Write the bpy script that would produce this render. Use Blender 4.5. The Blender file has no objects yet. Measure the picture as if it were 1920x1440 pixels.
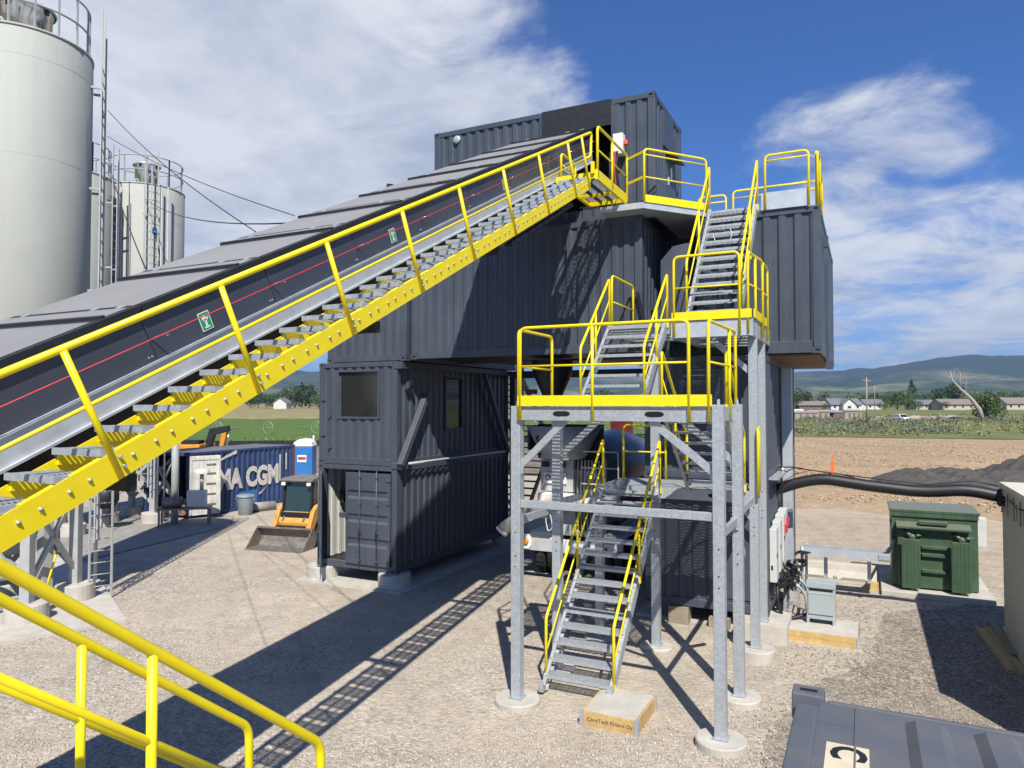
import bpy, bmesh, math, random
import numpy as np
from mathutils import Vector, Matrix
HAZE = 1.3e-4
random.seed(7); rng = np.random.default_rng(7)
R = math.radians; PI = math.pi
scene = bpy.context.scene; COL = scene.collection

# ------------------------------------------------------------------ camera, sky, sun, exposure
cam = bpy.data.cameras.new('camera'); camo = bpy.data.objects.new('camera', cam); COL.objects.link(camo)
camo.location = (10.2, -14.3, 4.47); camo.rotation_euler = (PI/2 + 0.0281, 0, 0.4595)
cam.sensor_width = 36; cam.lens = 25.03; cam.clip_start = 0.05; cam.clip_end = 20000
scene.camera = camo
SUN_EL = R(48.0); SUN_ROT = R(149.0)
world = bpy.data.worlds.new('World'); scene.world = world; world.use_nodes = True
def build_world():
    nt = world.node_tree; N = nt.nodes; L = nt.links; N.clear()
    out = N.new('ShaderNodeOutputWorld'); bg = N.new('ShaderNodeBackground'); L.new(bg.outputs[0], out.inputs[0])
    bg.inputs['Strength'].default_value = 0.064
    sky = N.new('ShaderNodeTexSky'); sky.sky_type = 'NISHITA'; sky.sun_disc = False
    sky.sun_elevation = SUN_EL; sky.sun_rotation = SUN_ROT; sky.altitude = 2200
    sky.air_density = 1.15; sky.dust_density = 0.25; sky.ozone_density = 4.5
    geo = N.new('ShaderNodeTexCoord'); sep = N.new('ShaderNodeSeparateXYZ'); L.new(geo.outputs['Generated'], sep.inputs[0])
    def m(op, a, b=None, c=None, clamp=False):
        n = N.new('ShaderNodeMath'); n.operation = op; n.use_clamp = clamp
        for i, x in enumerate((a, b, c)):
            if x is None: continue
            if isinstance(x, (int, float)): n.inputs[i].default_value = x
            else: L.new(x, n.inputs[i])
        return n.outputs[0]
    zc = m('MAXIMUM', sep.outputs[2], 0.03); zz = m('ADD', zc, 0.16)
    px = m('DIVIDE', sep.outputs[0], zz); py = m('DIVIDE', sep.outputs[1], zz)
    cb = N.new('ShaderNodeCombineXYZ'); L.new(px, cb.inputs[0]); L.new(py, cb.inputs[1])
    def noise(scale, detail, rough, dist, off):
        mp = N.new('ShaderNodeMapping'); mp.inputs['Location'].default_value = off; L.new(cb.outputs[0], mp.inputs[0])
        n = N.new('ShaderNodeTexNoise'); n.inputs['Scale'].default_value = scale; n.inputs['Detail'].default_value = detail
        n.inputs['Roughness'].default_value = rough; n.inputs['Distortion'].default_value = dist
        L.new(mp.outputs[0], n.inputs['Vector']); return n.outputs['Fac']
    n1 = noise(0.75, 9, 0.58, 0.45, CLOUD_OFF); n2 = noise(2.6, 8, 0.62, 0.5, (3.1, 7.7, 0))
    # cloud banks: each a bank centred on a compass direction, broken up by the noise
    bank = None
    for (d, c0, c1, w) in CLOUD_BANKS:
        vm = N.new('ShaderNodeVectorMath'); vm.operation = 'DOT_PRODUCT'; L.new(geo.outputs['Generated'], vm.inputs[0]); vm.inputs[1].default_value = d
        s = N.new('ShaderNodeMapRange'); s.interpolation_type = 'SMOOTHSTEP'; L.new(vm.outputs['Value'], s.inputs[0]); s.inputs[1].default_value = math.cos(R(c0)); s.inputs[2].default_value = math.cos(R(c1)); s.inputs[4].default_value = w
        bank = s.outputs[0] if bank is None else m('MAXIMUM', bank, s.outputs[0])
    dens = m('ADD', m('ADD', m('MULTIPLY', m('SUBTRACT', n1, 0.5), 1.7), m('MULTIPLY', m('SUBTRACT', n2, 0.5), 0.9)), bank)
    mr = N.new('ShaderNodeMapRange'); mr.interpolation_type = 'SMOOTHSTEP'; L.new(dens, mr.inputs[0])
    mr.inputs[1].default_value = 0.13; mr.inputs[2].default_value = 0.52
    mask = m('MULTIPLY', mr.outputs[0], 0.95)
    tint = N.new('ShaderNodeMix'); tint.data_type = 'RGBA'; tint.blend_type = 'MULTIPLY'; tint.inputs['Factor'].default_value = 1; L.new(sky.outputs[0], tint.inputs['A']); tint.inputs['B'].default_value = (0.47, 0.88, 1.42, 1)
    n3 = noise(1.5, 8, 0.6, 0.3, (9.3, 2.2, 0)); ramp = N.new('ShaderNodeValToRGB'); L.new(m('ADD', m('MULTIPLY', n3, 0.6), m('MULTIPLY', n2, 0.4)), ramp.inputs[0])
    ramp.color_ramp.elements[0].position = 0.36; ramp.color_ramp.elements[0].color = (4.9, 5.6, 7.2, 1)
    ramp.color_ramp.elements[1].position = 0.56; ramp.color_ramp.elements[1].color = (8.9, 9.2, 9.9, 1)
    mix = N.new('ShaderNodeMix'); mix.data_type = 'RGBA'
    L.new(mask, mix.inputs['Factor']); L.new(tint.outputs['Result'], mix.inputs['A']); L.new(ramp.outputs[0], mix.inputs['B'])
    L.new(mix.outputs['Result'], bg.inputs['Color'])
CLOUD_OFF = (0.6, 1.9, 0)
CLOUD_BANKS = (((-.640,.650,.41), 25, 6, .62), ((-.50,.825,.275), 17, 3, .50), ((-.79,.48,.38), 26, 6, .50), ((.037,.982,.187), 12, 2, .47), ((.113,.989,.10), 11, 2, .50), ((-.02,.965,.26), 9, 2, .28), ((-.74,.63,.22), 9, 2, .24))
build_world()
sd = bpy.data.lights.new('sun', 'SUN'); sd.energy = 5.0; sd.angle = R(0.53); sd.color = (1.0, 0.955, 0.88)
so = bpy.data.objects.new('sun', sd); COL.objects.link(so); so.location = (30, -40, 60)
so.rotation_euler = Vector((-math.sin(SUN_ROT)*math.cos(SUN_EL), -math.cos(SUN_ROT)*math.cos(SUN_EL), -math.sin(SUN_EL))).to_track_quat('-Z', 'Y').to_euler()
vs = scene.view_settings; vs.view_transform = 'Standard'; vs.look = 'None'; vs.gamma = 1; vs.use_curve_mapping = False; vs.exposure = 0.5

# ------------------------------------------------------------------ helpers
def hexc(h):
    h = h.lstrip('#'); c = [int(h[i:i+2], 16)/255 for i in (0, 2, 4)]
    return tuple(x/12.92 if x < 0.04045 else ((x+0.055)/1.055)**2.4 for x in c)

MATS = {}
def mat(name, col, rough=0.6, metal=0.0, var=0.0, scale=6.0, bump=0.0, bscale=40.0, col2=None, streak=0.0, spec=0.5, coat=0.0, bdist=0.01, dust=0.0):
    """Principled material: base colour, broken up by two noises (second colour or brightness), optional vertical streaks, fine relief, dust on upward faces."""
    m = bpy.data.materials.new(name); m.use_nodes = True; nt = m.node_tree; N = nt.nodes; L = nt.links
    b = N['Principled BSDF']; b.inputs['Roughness'].default_value = rough; b.inputs['Metallic'].default_value = metal
    b.inputs['Specular IOR Level'].default_value = spec; b.inputs['Coat Weight'].default_value = coat
    c = (*col, 1); b.inputs['Base Color'].default_value = c
    tc = N.new('ShaderNodeNewGeometry')
    src = None
    if var or col2:
        n = N.new('ShaderNodeTexNoise'); n.inputs['Scale'].default_value = scale; n.inputs['Detail'].default_value = 6; n.inputs['Roughness'].default_value = 0.65
        L.new(tc.outputs['Position'], n.inputs['Vector'])
        rp = N.new('ShaderNodeValToRGB'); L.new(n.outputs['Fac'], rp.inputs[0])
        rp.color_ramp.elements[0].position = 0.32; rp.color_ramp.elements[1].position = 0.68
        if col2: rp.color_ramp.elements[0].color = c; rp.color_ramp.elements[1].color = (*col2, 1)
        else:
            rp.color_ramp.elements[0].color = tuple(min(1, x*(1-var)) for x in col)+(1,)
            rp.color_ramp.elements[1].color = tuple(min(1, x*(1+var)) for x in col)+(1,)
        src = rp.outputs[0]
        rr = N.new('ShaderNodeMapRange'); L.new(n.outputs['Fac'], rr.inputs[0]); rr.inputs[1].default_value = .3; rr.inputs[2].default_value = .7
        rr.inputs[3].default_value = max(0.03, rough-0.08); rr.inputs[4].default_value = min(1, rough+0.08); L.new(rr.outputs[0], b.inputs['Roughness'])
    if streak and src:
        mp = N.new('ShaderNodeMapping'); mp.inputs['Scale'].default_value = (9, 9, 0.35); L.new(tc.outputs['Position'], mp.inputs[0])
        n2 = N.new('ShaderNodeTexNoise'); n2.inputs['Scale'].default_value = 1.0; n2.inputs['Detail'].default_value = 5; L.new(mp.outputs[0], n2.inputs['Vector'])
        r2 = N.new('ShaderNodeMapRange'); L.new(n2.outputs['Fac'], r2.inputs[0]); r2.inputs[1].default_value = .35; r2.inputs[2].default_value = .7; r2.inputs[3].default_value = 1-streak; r2.inputs[4].default_value = 1+streak*.6
        mx = N.new('ShaderNodeVectorMath'); mx.operation = 'SCALE'; L.new(src, mx.inputs[0]); L.new(r2.outputs[0], mx.inputs['Scale']); src = mx.outputs[0]
    if dust and src:
        sp = N.new('ShaderNodeSeparateXYZ'); L.new(tc.outputs['Normal'], sp.inputs[0])
        dm = N.new('ShaderNodeMapRange'); L.new(sp.outputs[2], dm.inputs[0]); dm.inputs[1].default_value = .3; dm.inputs[2].default_value = 1; dm.inputs[3].default_value = 0; dm.inputs[4].default_value = dust
        md = N.new('ShaderNodeMix'); md.data_type = 'RGBA'; L.new(dm.outputs[0], md.inputs['Factor']); L.new(src, md.inputs['A']); md.inputs['B'].default_value = (.33, .28, .22, 1)
        src = md.outputs['Result']
    if src: L.new(src, b.inputs['Base Color'])
    if bump:
        n3 = N.new('ShaderNodeTexNoise'); n3.inputs['Scale'].default_value = bscale; n3.inputs['Detail'].default_value = 5; L.new(tc.outputs['Position'], n3.inputs['Vector'])
        bp = N.new('ShaderNodeBump'); bp.inputs['Strength'].default_value = bump; bp.inputs['Distance'].default_value = bdist
        L.new(n3.outputs['Fac'], bp.inputs['Height']); L.new(bp.outputs[0], b.inputs['Normal'])
    MATS[name] = m; return m

mat('charcoal', (0.059, 0.071, 0.091), 0.42, var=0.10, scale=1.3, streak=0.10, bump=0.05, bscale=7, bdist=.02, dust=.22)
mat('charcoal_flat', (0.060, 0.072, 0.090), 0.5, var=0.12, scale=2, streak=.08, dust=.2)
mat('near_black', (0.012, 0.013, 0.015), 0.55, var=.2, scale=8)
mat('hole', (0.004, 0.004, 0.005), 0.9)
mat('conveyor_dark', (0.050, 0.056, 0.072), 0.25, var=0.10, scale=1.5, bump=.04, bscale=2.5, bdist=.03)
mat('roof_sheet', (0.235, 0.228, 0.222), 0.55, var=0.07, scale=1.1, bump=.03, bscale=2.0, bdist=.03)
mat('yellow', (0.84, 0.66, 0.008), 0.38, var=0.05, scale=5, spec=.5)
mat('galv', (0.44, 0.47, 0.49), 0.45, metal=0.4, var=0.16, scale=24, bump=.03, bscale=30, streak=.05)
mat('galv_sheet', (0.50, 0.53, 0.56), 0.38, metal=0.3, var=0.10, scale=5, bump=.04, bscale=3, bdist=.02)
mat('zinc_bolt', (0.46, 0.43, 0.33), 0.5, metal=.4, var=.15, scale=60)
mat('chrome', (0.62, 0.63, 0.66), 0.16, metal=0.95, var=.05, scale=3)
mat('silo_paint', (0.375, 0.385, 0.345), 0.68, var=0.04, scale=1.0, streak=.03, spec=.3)
mat('silo_steel', (0.36, 0.37, 0.36), 0.5, var=0.10, scale=4)
mat('concrete', (0.46, 0.43, 0.375), 0.9, var=0.14, scale=3.0, bump=.25, bscale=60, bdist=.006)
mat('concrete_dark', (0.27, 0.255, 0.23), 0.9, var=0.18, scale=2.0, bump=.25, bscale=50, bdist=.006)  # darker concrete tone for the apron, the lying pipe and the scuppers
mat('timber', (0.50, 0.34, 0.135), 0.75, var=0.18, scale=7, bump=.1, bscale=50, bdist=.004)
mat('timber_grey', (0.28, 0.235, 0.17), 0.8, var=0.2, scale=6, bump=.1, bscale=40, bdist=.004)
mat('plywood', (0.20, 0.115, 0.06), 0.8, var=.25, scale=3)
mat('white_paint', (0.72, 0.72, 0.69), 0.4, var=.05, scale=4)
mat('liner', (0.55, 0.56, 0.50), 0.55, var=.05, scale=3)
mat('blue_container', (0.030, 0.060, 0.155), 0.6, var=.25, scale=2.2, streak=.25, col2=None)
mat('rust', (0.15, 0.060, 0.032), 0.85, var=.35, scale=8)
mat('letter_white', (0.74, 0.72, 0.67), 0.7, col2=(0.52, 0.46, 0.38), scale=5)
mat('dirty_white', (0.62, 0.59, 0.52), 0.7, var=.18, scale=3, streak=.2)
mat('rubber', (0.018, 0.018, 0.020), 0.7, var=.25, scale=12)
mat('hose', (0.014, 0.014, 0.016), 0.5)
mat('cable_black', (0.016, 0.016, 0.018), 0.45)
mat('cable_red', (0.55, 0.055, 0.03), 0.5)
mat('cord_red', (0.62, 0.03, 0.045), 0.5)
mat('cab_yellow', (0.60, 0.305, 0.045), 0.45, var=.12, scale=4, dust=.25)
mat('excavator_orange', (0.62, 0.24, 0.02), 0.5, var=.12, scale=4)
mat('bucket_steel', (0.21, 0.19, 0.165), 0.55, metal=.35, var=.3, scale=7, bump=.1)
mat('green_paint', (0.055, 0.098, 0.055), 0.42, var=.10, scale=3, streak=.12, dust=.35)
mat('grey_box', (0.33, 0.375, 0.375), 0.4, var=.04, scale=4)
mat('cabinet', (0.55, 0.56, 0.53), 0.45, var=.04, scale=4)
mat('beige', (0.50, 0.46, 0.345), 0.5, var=.05, scale=3, streak=.06)
mat('beige_roof', (0.62, 0.58, 0.45), 0.6, var=.05, scale=3)
mat('bin_grey', (0.22, 0.26, 0.29), 0.5, var=.1, scale=6)
mat('toilet_blue', (0.03, 0.16, 0.42), 0.4, var=.05, scale=3)
mat('sign_red', (0.55, 0.03, 0.03), 0.5)
mat('sign_green', (0.01, 0.29, 0.10), 0.45)
mat('orange_fluo', (0.95, 0.16, 0.02), 0.6)
mat('drum_blue', (0.21, 0.24, 0.31), 0.3, var=.12, scale=2)
mat('drum_grey', (0.42, 0.43, 0.42), 0.4, var=.12, scale=3)
mat('dark_red', (0.11, 0.012, 0.016), 0.6, var=.2, scale=3)
mat('container_roof', (0.080, 0.094, 0.120), 0.55, col2=(0.135, 0.132, 0.130), scale=1.6, bump=.12, bscale=70, bdist=.004)
mat('plate_cream', (0.60, 0.51, 0.36), 0.7, var=.12, scale=8)
mat('soil_dark', (0.075, 0.066, 0.056), 0.95, var=.35, scale=3, bump=.8, bscale=9, bdist=.06)
mat('house_white', (0.58, 0.57, 0.54), 0.7, var=.05); mat('house_tan', (0.46, 0.40, 0.32), 0.8, var=.1)
mat('house_brown', (0.16, 0.10, 0.08), 0.8, var=.15); mat('shingle_grey', (0.15, 0.155, 0.165), 0.9, var=.15); mat('shingle_brown', (0.20, 0.165, 0.145), 0.9, var=.15)
mat('weathered_wood', (0.30, 0.26, 0.22), 0.9, var=.25, scale=3)
mat('bark', (0.16, 0.125, 0.095), 0.9, var=.3, scale=4); mat('dead_wood', (0.34, 0.31, 0.27), 0.9, var=.25, scale=4)
mat('rock', (0.42, 0.33, 0.25), 0.9, var=.2, scale=2)
def glassm(name, tint, rough=0.03):
    m = mat(name, tint, rough, spec=0.9); m.node_tree.nodes['Principled BSDF'].inputs['Roughness'].default_value = rough; return m
glassm('glass_dark', (0.018, 0.020, 0.018)); glassm('glass_green', (0.020, 0.036, 0.030), .05)
def leafm(name, c1, c2):
    m = bpy.data.materials.new(name); m.use_nodes = True; N = m.node_tree.nodes; L = m.node_tree.links; b = N['Principled BSDF']
    g = N.new('ShaderNodeNewGeometry'); rp = N.new('ShaderNodeValToRGB'); L.new(g.outputs['Random Per Island'], rp.inputs[0])
    rp.color_ramp.elements[0].color = (*c1, 1); rp.color_ramp.elements[1].color = (*c2, 1); L.new(rp.outputs[0], b.inputs['Base Color'])
    b.inputs['Roughness'].default_value = 0.75; b.inputs['Specular IOR Level'].default_value = .25
    MATS[name] = m; return m
leafm('leaf_dark', (0.022, 0.045, 0.014), (0.055, 0.090, 0.028)); leafm('leaf_mid', (0.045, 0.085, 0.018), (0.095, 0.145, 0.035))
leafm('leaf_yellow', (0.10, 0.135, 0.03), (0.20, 0.20, 0.06)); leafm('leaf_sage', (0.11, 0.125, 0.08), (0.22, 0.235, 0.16)); leafm('leaf_conifer', (0.016, 0.036, 0.018), (0.04, 0.066, 0.03))
leafm('clod', (0.27, 0.195, 0.12), (0.50, 0.375, 0.24)); leafm('grass_blades', (0.13, 0.16, 0.045), (0.30, 0.27, 0.11)); leafm('gravel_stone', (0.30, 0.265, 0.22), (0.58, 0.525, 0.45)); leafm('gravel_stone_dark', (0.19, 0.165, 0.13), (0.46, 0.41, 0.34))

class MB:
    def __init__(s): s.v = []; s.f = []; s.sm = []
    def add(s, vs_, fs, smooth=False):
        o = len(s.v); s.v += [tuple(p) for p in vs_]; s.f += [tuple(i+o for i in f) for f in fs]; s.sm += [smooth]*len(fs); return s
    def box(s, x0, x1, y0, y1, z0, z1):
        return s.add([(x0,y0,z0),(x1,y0,z0),(x1,y1,z0),(x0,y1,z0),(x0,y0,z1),(x1,y0,z1),(x1,y1,z1),(x0,y1,z1)],
                     [(0,3,2,1),(4,5,6,7),(0,1,5,4),(1,2,6,5),(2,3,7,6),(3,0,4,7)])
    def bar(s, p, q, w, h=None, up=(0,0,1)):
        """rectangular section from p to q: w across, h along up"""
        h = h or w; p = Vector(p); q = Vector(q); d = (q-p).normalized(); u = Vector(up)
        if abs(d.dot(u)) > .99: u = Vector((0,1,0))
        a = d.cross(u).normalized(); b = a.cross(d).normalized()
        c = [a*(w/2)*i+b*(h/2)*j for i, j in ((-1,-1),(1,-1),(1,1),(-1,1))]
        return s.add([p+x for x in c]+[q+x for x in c], [(0,3,2,1),(4,5,6,7),(0,1,5,4),(1,2,6,5),(2,3,7,6),(3,0,4,7)])
    def tube(s, p, q, r, n=8, r2=None, cap=True):
        r2 = r if r2 is None else r2; p = Vector(p); q = Vector(q); d = (q-p).normalized(); u = Vector((0,0,1)) if abs(d.z) < .95 else Vector((1,0,0))
        a = d.cross(u).normalized(); b = d.cross(a).normalized(); o = len(s.v)
        for (c, rr) in ((p, r), (q, r2)):
            for i in range(n): t = 2*PI*i/n; s.v.append(tuple(c+a*rr*math.cos(t)+b*rr*math.sin(t)))
        for i in range(n): j = (i+1) % n; s.f.append((o+i, o+j, o+n+j, o+n+i)); s.sm.append(True)
        if cap: s.f.append(tuple(o+i for i in range(n))[::-1]); s.f.append(tuple(o+n+i for i in range(n))); s.sm += [False]*2
        return s
    def pipe(s, pts, r, n=8, rad=None):
        """swept tube along a polyline; corners rounded with radius rad"""
        pts = [Vector(p) for p in pts]
        if rad: pts = fillet(pts, rad)
        o = len(s.v); m = len(pts); u = None
        for k, p in enumerate(pts):
            d = (pts[min(k+1, m-1)]-pts[max(k-1, 0)]).normalized()
            if u is None: u = Vector((0,0,1)) if abs(d.z) < .9 else Vector((1,0,0))
            a = d.cross(u)
            if a.length < 1e-5: a = d.cross(Vector((0,1,.1)))
            a.normalize(); b = d.cross(a).normalized(); u = -b
            rr = r[k] if isinstance(r, (list, tuple)) else r
            for i in range(n): t = 2*PI*i/n; s.v.append(tuple(p+a*rr*math.cos(t)+b*rr*math.sin(t)))
        for k in range(m-1):
            for i in range(n):
                j = (i+1) % n; s.f.append((o+k*n+i, o+k*n+j, o+(k+1)*n+j, o+(k+1)*n+i)); s.sm.append(True)
        s.f.append(tuple(o+i for i in range(n))[::-1]); s.f.append(tuple(o+(m-1)*n+i for i in range(n))); s.sm += [False]*2
        return s
    def lathe(s, prof, c=(0,0,0), n=32, axis=None, smooth=True, a0=0, a1=2*PI):
        """prof: (radius, height) along axis"""
        c = Vector(c); ax = Vector(axis or (0,0,1)).normalized(); u = Vector((1,0,0)) if abs(ax.x) < .9 else Vector((0,1,0))
        u = (u-ax*u.dot(ax)).normalized(); w = ax.cross(u); o = len(s.v); full = abs(a1-a0-2*PI) < 1e-6; nn = n if full else n+1
        for (r, h) in prof:
            for i in range(nn): t = a0+(a1-a0)*i/n; s.v.append(tuple(c+ax*h+u*r*math.cos(t)+w*r*math.sin(t)))
        for k in range(len(prof)-1):
            for i in range(n):
                j = (i+1) % nn; s.f.append((o+k*nn+i, o+k*nn+j, o+(k+1)*nn+j, o+(k+1)*nn+i)); s.sm.append(smooth)
        return s
    def prism(s, poly, axis, a, b):
        """poly in the plane across axis ('x': (y,z), 'y': (x,z), 'z': (x,y)), extruded from a to b"""
        n = len(poly); mk = {'x': lambda p, t: (t, p[0], p[1]), 'y': lambda p, t: (p[0], t, p[1]), 'z': lambda p, t: (p[0], p[1], t)}[axis]
        return s.add([mk(p, a) for p in poly]+[mk(p, b) for p in poly], [tuple(range(n))[::-1], tuple(range(n, 2*n))]+[(i, (i+1) % n, n+(i+1) % n, n+i) for i in range(n)])
    def quad(s, *p): return s.add(p, [tuple(range(len(p)))])
    def corr(s, o, u, nrm, length, z0, z1, period=0.28, depth=0.036, phase=0.0, thick=0.004, vert=(0,0,1)):
        """corrugated sheet: starts at o, runs along u, faces nrm; outer flats at o, valleys depth behind"""
        o = Vector(o); u = Vector(u); nr = Vector(nrm); vv = Vector(vert); a = period*.35; b = period*.15; xs = []
        t = -((phase % period)); 
        while t < length+period:
            xs += [(t, 0), (t+a, 0), (t+a+b, -depth), (t+2*a+b, -depth)]; t += period
        def at(x):
            for (p, q) in zip(xs, xs[1:]):
                if p[0] <= x <= q[0]: return p[1]+(q[1]-p[1])*((x-p[0])/max(1e-9, q[0]-p[0]))
            return 0
        pts = [(0, at(0))]+[p for p in xs if 1e-4 < p[0] < length-1e-4]+[(length, at(length))]
        n = len(pts); vs_ = []
        for z in (z0, z1):
            for (x, d) in pts: vs_.append(o+u*x+nr*d+vv*z)
        fs = [(i, i+1, n+i+1, n+i) for i in range(n-1)]
        if u.cross(vv).dot(nr) < 0: fs = [f[::-1] for f in fs]
        return s.add(vs_, fs)
    def casting(s, x0, x1, y0, y1, z0, z1):
        c = ((x0+x1)/2, (y0+y1)/2, (z0+z1)/2); h = ((x1-x0)/2, (y1-y0)/2, (z1-z0)/2)
        for ax in range(3):
            a, b = [(1,2),(2,0),(0,1)][ax]
            for sg in (-1, 1):
                def P(i, j, dep=0):
                    p = [0,0,0]; p[ax] = c[ax]+sg*(h[ax]-dep); p[a] = c[a]+i*h[a]; p[b] = c[b]+j*h[b]; return tuple(p)
                q = .38; vs_ = [P(-1,-1),P(1,-1),P(1,1),P(-1,1),P(-q,-q*1.2),P(q,-q*1.2),P(q,q*1.2),P(-q,q*1.2)]+[P(-q,-q*1.2,.03),P(q,-q*1.2,.03),P(q,q*1.2,.03),P(-q,q*1.2,.03)]
                fs = [(0,1,5,4),(1,2,6,5),(2,3,7,6),(3,0,4,7),(4,5,9,8),(5,6,10,9),(6,7,11,10),(7,4,8,11),(8,9,10,11)]
                if sg < 0: fs = [f[::-1] for f in fs]
                s.add(vs_, fs)
        return s
    def xf(s, M):
        s.v = [tuple(M @ Vector(p)) for p in s.v]; return s
def fillet(pts, rad, k=5):
    out = [pts[0]]
    for i in range(1, len(pts)-1):
        a, b, c = pts[i-1], pts[i], pts[i+1]; u = (a-b); v = (c-b); r = min(rad, u.length*.45, v.length*.45)
        p = b+u.normalized()*r; q = b+v.normalized()*r
        if u.angle(-v) < .05: out.append(b); continue
        for j in range(k+1): t = j/k; out.append(p*(1-t)**2+b*2*t*(1-t)+q*t*t)
    out.append(pts[-1]); return out

def root_loc(o):
    v = Vector((0,0,0))
    while o is not None: v += o.location; o = o.parent
    return v
def mesh(mb, name, m, off=Vector((0,0,0))):
    me = bpy.data.meshes.new(name); me.from_pydata([(x-off.x, y-off.y, z-off.z) for x, y, z in mb.v], [], mb.f)
    me.polygons.foreach_set('use_smooth', mb.sm); me.materials.append(MATS[m] if isinstance(m, str) else m); me.update(); return me
def tag(o, label=None, cat=None, group=None, kind=None):
    if label: o['label'] = label
    if cat: o['category'] = cat
    if group: o['group'] = group
    if kind: o['kind'] = kind
    return o
def part(name, mb, m, parent=None, local=False, bevel=0, label=None):
    """mb in world coordinates (or in the thing's own frame when local)"""
    off = Vector((0,0,0)) if (local or parent is None) else root_loc(parent)
    o = bpy.data.objects.new(name, mesh(mb, name, m, off)); COL.objects.link(o); o.parent = parent
    if bevel:
        bv = o.modifiers.new('bevel', 'BEVEL'); bv.width = bevel; bv.segments = 2; bv.limit_method = 'ANGLE'; bv.angle_limit = R(40)
    if label: o['label'] = label
    return o
def piece(name, me, parent, loc, rot=(0,0,0), local=False):
    o = bpy.data.objects.new(name, me); COL.objects.link(o); o.parent = parent
    o.location = Vector(loc) - (Vector((0,0,0)) if (local or parent is None) else root_loc(parent)); o.rotation_euler = rot; return o
def thing(name, label, cat, loc=(0,0,0), rz=0, group=None):
    o = bpy.data.objects.new(name, None); COL.objects.link(o); o.empty_display_size = .3; o.location = loc; o.rotation_euler = (0,0,rz)
    return tag(o, label, cat, group)
def single(name, mb, m, label, cat, group=None, kind=None, bevel=0):
    """a thing that is one mesh, origin at its base centre"""
    xs = np.array(mb.v); c = Vector(((xs[:,0].min()+xs[:,0].max())/2, (xs[:,1].min()+xs[:,1].max())/2, xs[:,2].min()))
    o = bpy.data.objects.new(name, mesh(mb, name, m, c)); COL.objects.link(o); o.location = c
    if bevel:
        bv = o.modifiers.new('bevel', 'BEVEL'); bv.width = bevel; bv.segments = 2; bv.limit_method = 'ANGLE'; bv.angle_limit = R(40)
    return tag(o, label, cat, group, kind)
def struct(name, mb, m, parent=None):
    o = part(name, mb, m, parent)
    if parent is None: o['kind'] = 'structure'
    return o
def text_part(name, txt, size, m, parent, M, extrude=.003, bold=0.0, sx=1.0, local=False):
    """flat lettering, M places the text's own x/y plane"""
    cu = bpy.data.curves.new(name, 'FONT'); cu.body = txt; cu.size = size; cu.extrude = extrude; cu.offset = bold; cu.align_x = 'CENTER'; cu.align_y = 'CENTER'; cu.resolution_u = 3
    t = bpy.data.objects.new('tmp', cu); COL.objects.link(t)
    me = bpy.data.meshes.new_from_object(t.evaluated_get(bpy.context.evaluated_depsgraph_get())); bpy.data.objects.remove(t); bpy.data.curves.remove(cu)
    off = Vector((0,0,0)) if local else root_loc(parent)
    me.transform(Matrix.Translation(-off) @ M @ Matrix.Diagonal((sx,1,1,1))); me.materials.clear(); me.materials.append(MATS[m]); me.name = name
    o = bpy.data.objects.new(name, me); COL.objects.link(o); o.parent = parent; return o
def frame(o, x, y):
    x = Vector(x).normalized(); y = Vector(y).normalized(); z = x.cross(y)
    return Matrix(((x.x,y.x,z.x,o[0]),(x.y,y.y,z.y,o[1]),(x.z,y.z,z.z,o[2]),(0,0,0,1)))
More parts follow.
